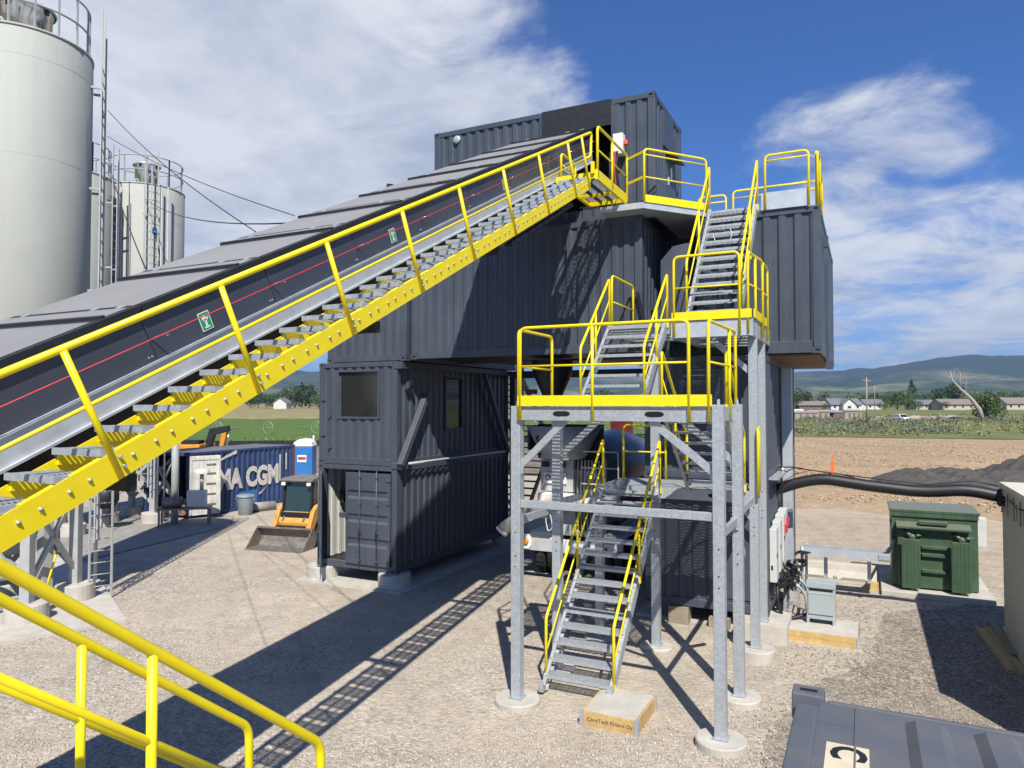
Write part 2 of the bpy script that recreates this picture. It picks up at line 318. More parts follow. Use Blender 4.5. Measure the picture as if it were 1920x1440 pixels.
# ------------------------------------------------------------------ ground and other large structure
def ground_mat(name, stops, dirt, scale=26.0, patch=0.22, bump=.5, dirt_amt=.5, far=None):
    m = bpy.data.materials.new(name); m.use_nodes = True; nt = m.node_tree; N = nt.nodes; L = nt.links; b = N['Principled BSDF']
    b.inputs['Roughness'].default_value = .95; b.inputs['Specular IOR Level'].default_value = .15
    g = N.new('ShaderNodeNewGeometry')
    def vor(sc):
        v = N.new('ShaderNodeTexVoronoi'); v.inputs['Scale'].default_value = sc; L.new(g.outputs['Position'], v.inputs['Vector']); return v
    def noi(sc, d=6, r=.6, dist=0):
        n = N.new('ShaderNodeTexNoise'); n.inputs['Scale'].default_value = sc; n.inputs['Detail'].default_value = d; n.inputs['Roughness'].default_value = r; n.inputs['Distortion'].default_value = dist
        L.new(g.outputs['Position'], n.inputs['Vector']); return n
    v = vor(scale); v2 = vor(scale*.43)
    sp = N.new('ShaderNodeSeparateColor'); L.new(v.outputs['Color'], sp.inputs[0])
    rp = N.new('ShaderNodeValToRGB'); L.new(sp.outputs[0], rp.inputs[0]); e = rp.color_ramp.elements
    e[0].color = (*stops[0], 1); e[1].color = (*stops[-1], 1)
    for i, c in enumerate(stops[1:-1]): k = e.new((i+1)/(len(stops)-1)); k.color = (*c, 1)
    # a finer, dusty matrix between the stones, in patches
    n = noi(patch, 7, .62, .4); n5 = noi(patch*9, 6, .65)
    ad = N.new('ShaderNodeMath'); ad.operation = 'MULTIPLY_ADD'; L.new(n5.outputs['Fac'], ad.inputs[0]); ad.inputs[1].default_value = .35; L.new(n.outputs['Fac'], ad.inputs[2])
    mr = N.new('ShaderNodeMapRange'); mr.interpolation_type = 'SMOOTHSTEP'; L.new(ad.outputs[0], mr.inputs[0]); mr.inputs[1].default_value = .52+.25*(.5-dirt_amt); mr.inputs[2].default_value = .86+.25*(.5-dirt_amt)
    mx = N.new('ShaderNodeMix'); mx.data_type = 'RGBA'; mu = N.new('ShaderNodeMath'); mu.operation = 'MULTIPLY'; L.new(mr.outputs[0], mu.inputs[0]); mu.inputs[1].default_value = .85
    L.new(mu.outputs[0], mx.inputs['Factor']); L.new(rp.outputs[0], mx.inputs['A']); mx.inputs['B'].default_value = (*dirt, 1)
    # broad tone changes
    n3 = noi(.11, 5, .6); r3 = N.new('ShaderNodeMapRange'); L.new(n3.outputs['Fac'], r3.inputs[0]); r3.inputs[1].default_value = .3; r3.inputs[2].default_value = .7; r3.inputs[3].default_value = .86; r3.inputs[4].default_value = 1.12
    n6 = noi(1.4, 8, .7, .6); r6 = N.new('ShaderNodeMapRange'); L.new(n6.outputs['Fac'], r6.inputs[0]); r6.inputs[1].default_value = .32; r6.inputs[2].default_value = .68; r6.inputs[3].default_value = .80; r6.inputs[4].default_value = 1.13
    mm = N.new('ShaderNodeMath'); mm.operation = 'MULTIPLY'; L.new(r3.outputs[0], mm.inputs[0]); L.new(r6.outputs[0], mm.inputs[1])
    sc = N.new('ShaderNodeVectorMath'); sc.operation = 'SCALE'; L.new(mx.outputs['Result'], sc.inputs[0]); L.new(mm.outputs[0], sc.inputs['Scale']); L.new(sc.outputs[0], b.inputs['Base Color'])
    hh = N.new('ShaderNodeMath'); hh.operation = 'ADD'; L.new(v.outputs['Distance'], hh.inputs[0]); L.new(v2.outputs['Distance'], hh.inputs[1])
    h2 = N.new('ShaderNodeMath'); h2.operation = 'MULTIPLY_ADD'; L.new(n5.outputs['Fac'], h2.inputs[0]); h2.inputs[1].default_value = 1.2; L.new(hh.outputs[0], h2.inputs[2])
    bp = N.new('ShaderNodeBump'); bp.inputs['Strength'].default_value = bump; bp.inputs['Distance'].default_value = .03; bp.invert = True; L.new(h2.outputs[0], bp.inputs['Height']); L.new(bp.outputs[0], b.inputs['Normal'])
    MATS[name] = m; return m
def field_mat(name, cols, scale, rough=.9, bump=.4):
    m = bpy.data.materials.new(name); m.use_nodes = True; nt = m.node_tree; N = nt.nodes; L = nt.links; b = N['Principled BSDF']
    b.inputs['Roughness'].default_value = rough; b.inputs['Specular IOR Level'].default_value = .15; g = N.new('ShaderNodeNewGeometry')
    n = N.new('ShaderNodeTexNoise'); n.inputs['Scale'].default_value = scale; n.inputs['Detail'].default_value = 8; n.inputs['Roughness'].default_value = .68; L.new(g.outputs['Position'], n.inputs['Vector'])
    rp = N.new('ShaderNodeValToRGB'); L.new(n.outputs['Fac'], rp.inputs[0]); e = rp.color_ramp.elements; e[0].position = .3; e[1].position = .7
    e[0].color = (*cols[0], 1); e[1].color = (*cols[-1], 1)
    for i, c in enumerate(cols[1:-1]): k = e.new(.3+.4*(i+1)/(len(cols)-1)); k.color = (*c, 1)
    L.new(rp.outputs[0], b.inputs['Base Color'])
    bp = N.new('ShaderNodeBump'); bp.inputs['Strength'].default_value = bump; bp.inputs['Distance'].default_value = .15; L.new(n.outputs['Fac'], bp.inputs['Height']); L.new(bp.outputs[0], b.inputs['Normal'])
    MATS[name] = m; return m
ground_mat('gravel_tan', [(.26, .23, .19), (.37, .325, .265), (.44, .39, .325), (.56, .51, .43)], (.43, .365, .285), 24, dirt_amt=.7)
ground_mat('gravel_dark', [(.145, .125, .098), (.235, .205, .163), (.31, .27, .217), (.44, .39, .32)], (.27, .23, .18), 24, dirt_amt=.3)
ground_mat('packed_dirt', [(.34, .28, .205), (.41, .34, .25), (.47, .395, .30)], (.43, .35, .255), 14, patch=.12, dirt_amt=.8)
ground_mat('lot_dirt', [(.30, .22, .135), (.37, .27, .165), (.44, .325, .205)], (.41, .295, .18), 6, patch=.07, dirt_amt=.6, bump=.6)
field_mat('field_green', [(.050, .095, .018), (.085, .145, .028), (.13, .18, .045)], .35)
field_mat('dry_grass', [(.16, .145, .055), (.25, .22, .10), (.33, .28, .15)], .3)
field_mat('meadow', [(.085, .11, .035), (.15, .16, .06), (.24, .215, .10)], .22)
field_mat('valley', [(.07, .095, .035), (.13, .135, .06), (.24, .21, .125)], .02)
field_mat('bare_soil', [(.12, .10, .08), (.20, .165, .13), (.27, .22, .17)], .5)

gm = MB()                                                           # one ground sheet, finer near the yard
S = 9000.0
gm.quad((-S,-S,0), (S,-S,0), (S,S,0), (-S,S,0))
struct('ground', gm, 'valley')
def sheet(name, poly, z, m, wob=0.0, step=2.0):
    """patch of ground with a wavering outline"""
    pts = []
    for i in range(len(poly)):
        a = Vector((*poly[i], 0)); b = Vector((*poly[(i+1) % len(poly)], 0)); n = max(1, int((b-a).length/step)); d = (b-a).normalized() if (b-a).length else Vector((1,0,0)); nn = Vector((-d.y, d.x, 0))
        for k in range(n):
            p = a+(b-a)*k/n; w = wob*(math.sin(p.x*1.7+p.y*.9)+.6*math.sin(p.x*4.1-p.y*3.3)+random.uniform(-.5,.5)); pts.append(p+nn*w)
    me = MB(); me.quad(*[(p.x, p.y, z) for p in pts]); return struct(name, me, m)
sheet('gravel_yard', [(-34,-30),(40,-30),(40,22),(22,24),(-4,27),(-20,24),(-34,20)], .004, 'gravel_tan', .5)
sheet('dark_gravel_patch', [(8.9,-3.6),(9.6,-1.9),(10.2,.1),(10.6,2.9),(12.2,4.6),(17,4.4),(24,2),(24,-14),(9.2,-14),(9.0,-8)], .008, 'gravel_dark', .10, .12)
sheet('packed_dirt_yard', [(8.7,6.3),(11.0,6.9),(13.5,6.4),(40,5.0),(45,17),(22,20),(5,21),(-3,25),(-6,16),(2,9.5)], .0085, 'packed_dirt', .35, .8)
sheet('dirt_lot', [(-3,23),(5,19),(22,18),(45,15),(110,25),(110,96),(30,93),(1,88.4),(-6,86.5)], .012, 'lot_dirt', .5)
sheet('green_field', [(-95,26),(-51,39.5),(-37,48),(-16,76.5),(-4,87),(-86,319),(-230,195)], .02, 'field_green', .8, 6)
sheet('soil_strip', [(-60,20),(-20,22),(-5,27),(-4.5,84),(-16,72),(-37,44),(-51,36),(-95,23)], .016, 'bare_soil', .6, 4)
sheet('dry_meadow', [(-245,205),(-100,330),(-40,430),(-40,520),(-300,400),(-330,230)], .028, 'dry_grass', 3, 15)
sheet('meadow', [(-14,90.2),(30,96),(110,98),(240,150),(240,520),(-45,520)], .024, 'meadow', 1.0, 5)

# hills: one height field around the valley, rising 2-6 km out
def hills():
    na, nr = 300, 34; a0, a1 = R(-75), R(75); V = []; F_ = []
    camx, camy = 10.2, -14.3
    def fbm(x, y):
        t = 0
        for k, (f, a) in enumerate(((.8, .5), (1.9, .28), (4.3, .15), (9.7, .07), (21, .035))):
            t += a*math.sin(f*x*3.1+1.7*k+2.1*math.sin(f*y*2.3+k))*math.cos(f*y*2.7-.9*k+1.3*math.sin(f*x*1.9))
        return t
    for i in range(na+1):
        az = a0+(a1-a0)*i/na                                        # azimuth to the right of the view axis
        px = 960+1335*math.tan(max(-1.2, min(1.2, az)))
        ridge = np.interp(px, [-2500, -400, 200, 480, 600, 800, 960, 1100, 1300, 1480, 1560, 1640, 1720, 1800, 1870, 1950, 2300, 3000, 4500], [58, 66, 60, 72, 66, 60, 64, 62, 58, 54, 57, 66, 71, 76, 72, 75, 70, 60, 55])
        for j in range(nr+1):
            t = j/nr; r = 1500*(4.0**t)
            e = 0
            front = ridge/1335*4450
            s1 = np.interp(t, [0, .25, .45, .62, .8, 1.0], [0, .06, .26, .48, 1.0, 1.03])
            h = front*s1*(1+.16*fbm(az*4.2, t*2.4)*min(1, t*2.2)) + 22*min(1, t*3)*fbm(az*15+3, t*7)
            if j == 0: h = -3
            th = 0.4595-az
            V.append((camx-math.sin(th)*r, camy+math.cos(th)*r, max(h, -3)))
    for i in range(na):
        for j in range(nr):
            a = i*(nr+1)+j; F_.append((a, a+1, a+nr+2, a+nr+1))
    mb = MB(); mb.add(V, F_, True); return mb
def hill_mat():
    m = bpy.data.materials.new('hillside'); m.use_nodes = True; nt = m.node_tree; N = nt.nodes; L = nt.links; b = N['Principled BSDF']; b.inputs['Roughness'].default_value = 1; b.inputs['Specular IOR Level'].default_value = 0
    g = N.new('ShaderNodeNewGeometry')
    def noi(s, d): n = N.new('ShaderNodeTexNoise'); n.inputs['Scale'].default_value = s; n.inputs['Detail'].default_value = d; n.inputs['Roughness'].default_value = .68; n.inputs['Distortion'].default_value = .5; L.new(g.outputs['Position'], n.inputs['Vector']); return n
    n1 = noi(.0016, 9); n2 = noi(.011, 7)
    ad = N.new('ShaderNodeMath'); ad.operation = 'MULTIPLY_ADD'; L.new(n2.outputs['Fac'], ad.inputs[0]); ad.inputs[1].default_value = .45; L.new(n1.outputs['Fac'], ad.inputs[2])
    rp = N.new('ShaderNodeValToRGB'); L.new(ad.outputs[0], rp.inputs[0]); e = rp.color_ramp.elements
    e[0].position = .58; e[0].color = (.022, .040, .020, 1); e[1].position = .90; e[1].color = (.26, .235, .15, 1); k = e.new(.70); k.color = (.055, .080, .038, 1); k = e.new(.79); k.color = (.15, .155, .085, 1)
    sx = N.new('ShaderNodeSeparateXYZ'); L.new(g.outputs['Position'], sx.inputs[0]); fr = N.new('ShaderNodeMath'); fr.operation = 'MULTIPLY_ADD'; L.new(n1.outputs['Fac'], fr.inputs[0]); fr.inputs[1].default_value = -260; L.new(sx.outputs[2], fr.inputs[2])
    fm = N.new('ShaderNodeMapRange'); L.new(fr.outputs[0], fm.inputs[0]); fm.inputs[1].default_value = -75; fm.inputs[2].default_value = 30; fm.inputs[4].default_value = .92
    fx = N.new('ShaderNodeMix'); fx.data_type = 'RGBA'; L.new(fm.outputs[0], fx.inputs['Factor']); L.new(rp.outputs[0], fx.inputs['A']); fx.inputs['B'].default_value = (.016, .032, .024, 1)   # woodland on the heights
    L.new(fx.outputs['Result'], b.inputs['Base Color']); MATS['hillside'] = m
hill_mat(); struct('hills', hills(), 'hillside')

# gravel: loose stones over the near yard, one object per kind of stone
def stones(name, n, m, area, label, smin=.007, smax=.025):
    base = np.array([(1,0,0),(-1,0,0),(0,1,0),(0,-1,0),(0,0,1),(0,0,-.4)], float); tri = np.array([(0,2,4),(2,1,4),(1,3,4),(3,0,4),(2,0,5),(1,2,5),(3,1,5),(0,3,5)])
    P = area(n); n = len(P); s = rng.uniform(smin, smax, (n,1))*rng.uniform(.6, 1.2, (n,1)); a = rng.uniform(0, 2*PI, n); sx = rng.uniform(.7, 1.35, n); sz = rng.uniform(.4, .8, n)
    V = base[None]*np.stack([sx, 1/sx, sz], -1)[:,None,:]*(1+rng.uniform(-.22,.22,(n,6,3)))*s[:,:,None]
    c, q = np.cos(a)[:,None], np.sin(a)[:,None]; X = V[...,0]*c-V[...,1]*q; Y = V[...,0]*q+V[...,1]*c
    V = np.stack([X+P[:,0:1], Y+P[:,1:2], V[...,2]+s*.15+P[:,2:3]], -1).reshape(-1,3); T = (tri[None]+6*np.arange(n)[:,None,None]).reshape(-1,3)
    me = bpy.data.meshes.new(name); me.vertices.add(len(V)); me.vertices.foreach_set('co', V.ravel().astype(np.float32)); me.loops.add(T.size); me.loops.foreach_set('vertex_index', T.ravel().astype(np.int32))
    me.polygons.add(len(T)); me.polygons.foreach_set('loop_start', (3*np.arange(len(T))).astype(np.int32)); me.update(); me.validate(); me.materials.append(MATS[m])
    o = bpy.data.objects.new(name, me); COL.objects.link(o); return tag(o, label, 'gravel', kind='stuff')
def area_tan(n):
    # denser near the viewer: distances drawn so that stones per pixel stay even, inside the view's wedge
    d = rng.uniform(0, 1, n*2); d = 5.2/(1-d*(1-5.2/26)); lat = rng.uniform(-.80, .46, n*2)*d
    x = 10.2+.8963*lat-.4435*d; y = -14.3+.4435*lat+.8963*d
    ok = ~((x > 9.1+.25*np.sin(y*2)) & (y < 4.2)) & ~((x > -2.6) & (x < .3) & (y > -.6) & (y < 6.9)) & ~((x > 6.0) & (x < 8.5) & (y > .3)) & ~((x < -3.6) & (y < -.6-.51*(x+12)) & (y > -4.6+2.2*(x+3.4)))
    cl = np.sin(x*.9+1.3*np.sin(y*.7))+np.sin(y*1.1-.6*x)+rng.normal(0,.9,len(x)); ok &= cl > .0
    x, y = x[ok][:n], y[ok][:n]; return np.stack([x, y, np.full(len(x), .004)], -1)
def area_dark(n):
    d = rng.uniform(0, 1, n*2); d = 4.8/(1-d*(1-4.8/20)); lat = rng.uniform(.1, .75, n*2)*d
    x = 10.2+.8963*lat-.4435*d; y = -14.3+.4435*lat+.8963*d
    ok = (x > 9.0+.25*np.sin(y*2)+rng.normal(0,.15,len(x))) & (y < 4.2) & (y > -12) & ~((x > 12.5) & (y < 2.5)) & ~((x > 8.8) & (x < 10.1) & (y > 0) & (y < 1.3)); x, y = x[ok][:n], y[ok][:n]
    return np.stack([x, y, np.full(len(x), .008)], -1)
stones('gravel_stones', 60000, 'gravel_stone', area_tan, 'tan gravel stones strewn over the yard')
stones('dark_gravel_stones', 26000, 'gravel_stone_dark', area_dark, 'darker brown gravel stones on the right side of the yard')

def area_lot(n):
    x = rng.uniform(-2, 60, n*2); y = rng.uniform(20, 86, n*2); ok = (np.sin(x*.5+y*.31)+np.sin(y*.9)+rng.normal(0,.8,len(x)) > 0); x, y = x[ok][:n], y[ok][:n]
    return np.stack([x, y, np.full(len(x), .012)], -1)
stones('dirt_clods', 22000, 'clod', area_lot, 'loose brown dirt clods over the far dirt lot', .03, .13)
# concrete slabs in the ground
def slab(name, poly, z, m='concrete'):
    mb = MB(); mb.prism(poly, 'z', -.05, z); o = struct(name, mb, m); return o
slab('silo_pad', [(-12,-9.5),(-5.55,-9.6),(-4.21,-6.57),(-3.40,-4.62),(-8.8,-1.85),(-12,-1.2)], .055)
slab('silo_apron', [(-20,-1.6),(-9.7,-1.35),(-10.6,4.5),(-12.2,6.2),(-20,7.2)], .04, 'concrete_dark')
slab('container_slab', [(-2.75,-.42),(.42,-.42),(.42,7.0),(-2.75,7.0)], .05)
slab('container_slab.001', [(5.8,.5),(8.3,.5),(8.3,7.0),(5.8,7.0)], .05)
# ------------------------------------------------------------------ shipping containers of the plant
def container(name, label, x0, x1, y0, y1, z0, z1, m='charcoal', openings=None, skip='', inner=None, cat='container', rail_b=.17, period=.28, roof=True, group=None, base=None, phase=0, tm=None):
    """frame of posts, rails and castings with corrugated panels between; openings: side -> [(u0,u1,z0,z1)]"""
    t = base or thing(name, label, cat, ((x0+x1)/2, (y0+y1)/2, z0), group=group); op = openings or {}; rt = .12; pw = .16; ins = .016
    for X in (0, 1):
        for Y in (0, 1):
            px0 = x0 if X == 0 else x1-pw; py0 = y0 if Y == 0 else y1-pw
            part('corner_post', MB().box(px0, px0+pw, py0, py0+pw, z0+.118, z1-.118), m, t, bevel=.012)
            for Z in (0, 1):
                cx0 = x0-.004 if X == 0 else x1-.176; cy0 = y0-.004 if Y == 0 else y1-.164; cz0 = z0 if Z == 0 else z1-.122
                part('corner_casting', MB().casting(cx0, cx0+.18, cy0, cy0+.168, cz0, cz0+.122), m, t)
    for (zz0, zz1, nm) in ((z0+.01, z0+rail_b, 'bottom_rail'), (z1-rt, z1-.004, 'top_rail')):
        for Y in (0, 1): yy = y0+.003 if Y == 0 else y1-.063; part(nm, MB().box(x0+.176, x1-.176, yy, yy+.06, zz0, zz1), m, t, bevel=.006)
        for X in (0, 1): xx = x0+.003 if X == 0 else x1-.063; part(nm, MB().box(xx, xx+.06, y0+.164, y1-.164, zz0, zz1), m, t, bevel=.006)
    wz0, wz1 = z0+rail_b-.01, z1-rt+.01
    S_ = {'f': ((x0+pw, y0+ins, 0), (1,0,0), (0,-1,0), x1-x0-2*pw, x0+pw), 'b': ((x0+pw, y1-ins, 0), (1,0,0), (0,1,0), x1-x0-2*pw, x0+pw),
          'l': ((x0+ins, y0+pw, 0), (0,1,0), (-1,0,0), y1-y0-2*pw, y0+pw), 'r': ((x1-ins, y0+pw, 0), (0,1,0), (1,0,0), y1-y0-2*pw, y0+pw)}
    for k, (o, u, nr, Lw, ub) in S_.items():
        if k in skip: continue
        mb = MB(); o = Vector(o); u = Vector(u); cuts = sorted(op.get(k, [])); cur = 0
        for (a, b_, c, d) in cuts:
            a -= ub; b_ -= ub
            if a > cur: mb.corr(o+u*cur, u, nr, a-cur, wz0, wz1, period, phase=cur+phase)
            if c > wz0+.02: mb.corr(o+u*a, u, nr, b_-a, wz0, c, period, phase=a+phase)
            if d < wz1-.02: mb.corr(o+u*a, u, nr, b_-a, d, wz1, period, phase=a+phase)
            cur = b_
        if cur < Lw: mb.corr(o+u*cur, u, nr, Lw-cur, wz0, wz1, period, phase=cur+phase)
        part('wall_panel', mb, m, t)
    if roof: part('roof_panel', MB().box(x0+.06, x1-.06, y0+.06, y1-.06, z1-.05, z1-.02), m, t)
    part('floor_panel', MB().box(x0+.06, x1-.06, y0+.06, y1-.06, z0+.05, z0+.12), 'near_black', t)
    return t

# the plant: lower left pair
A1 = container('door_container', 'charcoal container with one end door ajar, at the bottom of the left stack', -2.438, 0, 0, 6.058, .35, 2.94, skip='f')
A2 = container('window_container', 'charcoal control-room container with windows, resting on the door container', -2.438, 0, 0, 6.058, 2.94, 5.52, openings={'f': [(-1.83, -.57, 4.14, 5.29)], 'r': [(2.28, 3.17, 3.80, 5.2)]}, phase=.1)
def window(parent, plane, a0, a1, z0, z1, at_, nrm):
    """frame, sill and recessed pane of a window in a container wall"""
    f = MB(); dpt = .06
    def bx(u0, u1, w0, w1, d0, d1):
        lo, hi = sorted((at_+nrm*d0, at_+nrm*d1))
        return (u0, u1, lo, hi, w0, w1) if plane == 'y' else (lo, hi, u0, u1, w0, w1)
    for (u0, u1, w0, w1) in ((a0-.03, a1+.03, z1-.01, z1+.03), (a0-.03, a1+.03, z0-.04, z0+.01), (a0-.03, a0+.012, z0+.01, z1-.01), (a1-.012, a1+.03, z0+.01, z1-.01)): f.box(*bx(u0, u1, w0, w1, -.08, .004))
    w = part('window', f, 'charcoal_flat', parent)
    part('pane', MB().box(*bx(a0+.012, a1-.012, z0+.01, z1-.01, -.075, -.065)), 'glass_dark', w)
    part('sash', MB().box(*bx(a0+.012, a0+.07, z0+.01, z1-.12, -.06, -.03)), 'charcoal_flat', w); return w
window(A2, 'y', -1.83, -.57, 4.14, 5.29, 0, -1); window(A2, 'x', 2.28, 3.17, 3.80, 5.2, 0, 1)
for (px, pz) in ((-2.30, 4.55), (-2.08, 4.15), (-2.30, 3.65), (-2.08, 3.35)):
    part('door_hinge_lug', MB().box(px-.05, px+.05, -.035, .015, pz, pz+.035), 'charcoal_flat', A2)
lug = MB().box(-.10, .16, -.02, .35, 5.33, 5.50); part('corner_bracket', lug, 'charcoal', A2, bevel=.01)
part('corner_bracket', MB().box(-.16, .17, -.02, .26, 2.885, 3.03), 'charcoal', A2, bevel=.01)
# flood light on the long wall
fl = MB(); fl.box(.015, .06, .30, .56, 4.84, 4.88); fl.box(.02, .12, .34, .36, 4.86, 5.02); fl.box(.02, .12, .50, .52, 4.86, 5.02); part('flood_light', MB().box(.05, .17, .355, .505, 4.90, 5.06), 'near_black', A2, bevel=.01); part('light_bracket', fl, 'charcoal_flat', A2)
# doors of the lower container
def door_leaf(mb_name, parent, w, h, hinge, ang, z0, flip=1):
    """leaf in its own frame: hinge edge at the origin, leaf along +x*flip, outside towards -y"""
    M = Matrix.Translation(Vector(hinge)) @ Matrix.Rotation(ang, 4, 'Z') @ Matrix.Diagonal((flip, 1, 1, 1))
    def P(name, mb, m, par): 
        mb.xf(M)
        if flip < 0: mb.f = [f[::-1] for f in mb.f]
        return part(name, mb, m, par)
    b = MB(); rows = [.0, .08, .30, .52, .74, .92, 1.0]; zz = [z0+h*r for r in rows]
    b.box(0, .07, -.05, 0, z0, z0+h); b.box(w-.07, w, -.05, 0, z0, z0+h); b.box(.07, w-.07, -.05, 0, z0, z0+.10); b.box(.07, w-.07, -.05, 0, z0+h-.10, z0+h)
    # recessed sheet with three pressed horizontal channels
    ys = [(.10, -.048)]
    for c in (.24, .50, .76): cz = h*c; ys += [(cz-.11, -.048), (cz-.05, -.008), (cz+.05, -.008), (cz+.11, -.048)]
    ys += [(h-.10, -.048)]
    for (a, c) in zip(ys, ys[1:]): b.quad((.07, a[1], z0+a[0]), (w-.07, a[1], z0+a[0]), (w-.07, c[1], z0+c[0]), (.07, c[1], z0+c[0]))
    b.quad((.07, -.004, z0+.1), (.07, -.004, z0+h-.1), (w-.07, -.004, z0+h-.1), (w-.07, -.004, z0+.1))
    d = P(mb_name, b, 'charcoal', parent)
    for x in (w*.28, w*.66):
        q = MB(); q.tube((x, -.085, z0-.06), (x, -.085, z0+h+.06), .014, 8)
        for f in (.05, .35, .66, .95): q.box(x-.035, x+.035, -.10, -.05, z0+h*f-.02, z0+h*f+.02)
        P('lock_bar', q, 'charcoal_flat', d)
        P('handle', MB().bar((x, -.10, z0+h*.38), (x, -.10, z0+h*.26), .022, .03), 'near_black', d)
    for f in (.06, .30, .68, .93): P('hinge', MB().box(-.02, .11, -.075, -.04, z0+h*f-.03, z0+h*f+.03), 'charcoal_flat', d)
    return d
dl = door_leaf('door', A1, 1.36, 2.26, (-.16, 0, 0), 0, .50, flip=-1)
door_leaf('door', A1, .92, 2.26, (-2.30, -.01, 0), R(-50), .50, flip=1)
part('lock_box', MB().box(-1.68, -1.46, -.10, -.02, 1.62, 1.74), 'charcoal_flat', A1)
part('inner_lining', MB().corr((-2.36, .16, 0), (0,1,0), (1,0,0), 5.7, .5, 2.8, .28, .02), 'liner', A1)
part('inner_lining', MB().box(-2.3, -.1, 5.6, 5.65, .5, 2.8), 'liner', A1)
part('electric_socket', MB().box(-2.33, -2.2, .7, .95, 1.85, 2.15), 'near_black', A1)
# footings under the stack (round concrete rings)
def footing(x, y, r, z1, label, n=28, m='concrete', group=None):
    mb = MB(); mb.lathe([(r*.985, 0), (r, .02), (r, z1-.02), (r-.015, z1), (0, z1)], (x, y, -.01), n, smooth=False); return single('footing', mb, m, label, 'footing', group)
footing(-.12, .10, .40, .36, 'round concrete footing under the near right corner of the left stack')
footing(-2.36, .10, .40, .36, 'round concrete footing under the ajar door of the left stack')
footing(-.12, 6.0, .40, .36, 'round concrete footing under the far corner of the left stack')
footing(-2.36, 6.0, .40, .36, 'round concrete footing under the hidden back corner of the left stack')

# level three and four
A3 = container('upper_left_container', 'charcoal container end on top of the window container', -2.2, .24, .03, 6.08, 5.525, 8.11, phase=.05)
FC = container('front_container', 'long charcoal container spanning the truck bay under the conveyor landing',   .27, 6.06, .20, 2.638, 5.56, 8.45, period=.262, rail_b=.20)
RC3 = container('rear_container', 'shaded charcoal container behind the upper stairs and spanning container', 1.40, 7.00, 2.66, 5.09, 5.56, 8.44)
RT = container('right_container', 'charcoal container overhanging at the right behind the top stair flight', 7.03, 9.47, .95, 7.0, 5.48, 8.42, rail_b=.25, period=.30)
TC = container('top_container', 'topmost charcoal container where the covered conveyor ends',   .70, 6.26, .55, 2.99, 8.455, 11.18, openings={'f': [(3.65, 5.30, 8.8, 11.02)], 'r': [(1.58, 2.42, 8.6, 10.75)]}, period=.25)
part('rubber_curtain', MB().box(3.64, 5.29, .505, .535, 10.60, 11.17), 'near_black', TC)
part('opening_frame', MB().box(3.57, 3.65, .53, .59, 8.66, 11.05), 'charcoal', TC); part('opening_frame', MB().box(5.29, 5.36, .53, .59, 8.66, 11.05), 'charcoal', TC)
part('dark_backing', MB().box(3.66, 5.28, 1.6, 1.62, 8.6, 11.1), 'near_black', TC)  # near-black sheet behind the opening, standing in for its dark depth
part('vent', MB().lathe([(.10, 0), (.10, .03), (.07, .05), (0, .05)], (1.35, .56, 10.93), 20, axis=(0,-1,0)), 'galv', TC)
dr = part('door', MB().box(6.20, 6.255, 1.60, 2.40, 8.62, 10.73), 'charcoal_flat', TC); part('handle', MB().box(6.255, 6.29, 1.66, 1.69, 9.45, 9.63), 'galv', dr)
part('door_hood', MB().prism([(6.25, 10.12), (6.50, 10.03), (6.50, 10.07), (6.25, 10.20)], 'y', 1.50, 2.30), 'charcoal_flat', TC)
part('door_notice', MB().box(6.26, 6.264, 1.90, 2.06, 9.65, 9.92), 'white_paint', dr)
part('flat_panel', MB().box(6.23, 6.268, 1.30, 2.20, 10.25, 11.04), 'charcoal', TC)
part('junction_box', MB().box(5.40, 5.62, .30, .50, 9.85, 10.30), 'white_paint', TC, bevel=.01)
for k in range(7): part('cable', MB().pipe([(5.34+.03*k, .28, 9.9), (5.36+.025*k, .20, 9.5), (5.32+.045*k, .25, 9.0), (5.34+.03*k, .4, 8.6)], .014, 6, .2), 'cable_red' if k == 4 else 'cable_black', TC)
part('strobe', MB().lathe([(.05,0),(.05,.08),(.03,.11),(0,.11)], (5.66, .40, 10.05), 12), 'cable_red', TC)
# roof corner stub and bracket at right of the right container
part('corner_bracket', MB().box(9.42, 9.57, 3.3, 3.55, 5.26, 5.44), 'charcoal', RT); part('corner_bracket', MB().box(9.47, 9.57, 1.7, 1.86, 7.72, 7.95), 'charcoal', RT)
part('door_edge_bar', MB().box(9.47, 9.515, 3.0, 3.12, 5.5, 7.72), 'charcoal', RT)
part('underside_ply', MB().box(7.2, 9.4, 1.05, 6.8, 5.43, 5.475), 'plywood', RT)

# lower right pair
R1 = container('lower_right_container', 'dark shaded container standing behind the lower stair flights', 6.05, 8.49, .36, 6.42, .35, 2.94, openings={'f': [(7.35, 8.2, .6, 2.7)]})
part('door', MB().box(7.36, 8.19, .38, .42, .61, 2.69), 'charcoal_flat', R1)
part('door_handle', MB().box(7.46, 7.62, .345, .38, 1.52, 1.55).box(7.46, 7.50, .35, .38, 1.68, 1.73), 'galv', R1)
R2 = container('upper_right_lower_container', 'dark shaded container stacked below the overhanging right container', 6.05, 8.49, .36, 6.42, 2.945, 5.44, openings={'f': [(6.9, 7.85, 3.2, 5.2)]})
part('door', MB().box(6.91, 7.84, .38, .42, 3.21, 5.19), 'charcoal_flat', R2)
blk = single('timber_block', MB().box(6.55, 6.95, .30, .62, .01, .34), 'timber_grey', 'weathered timber block under the lower right container by the stair', 'block')
single('timber_block', MB().box(7.35, 7.75, .34, .8, .01, .20), 'timber_grey', 'low flat timber block under the middle of the lower right container', 'block')
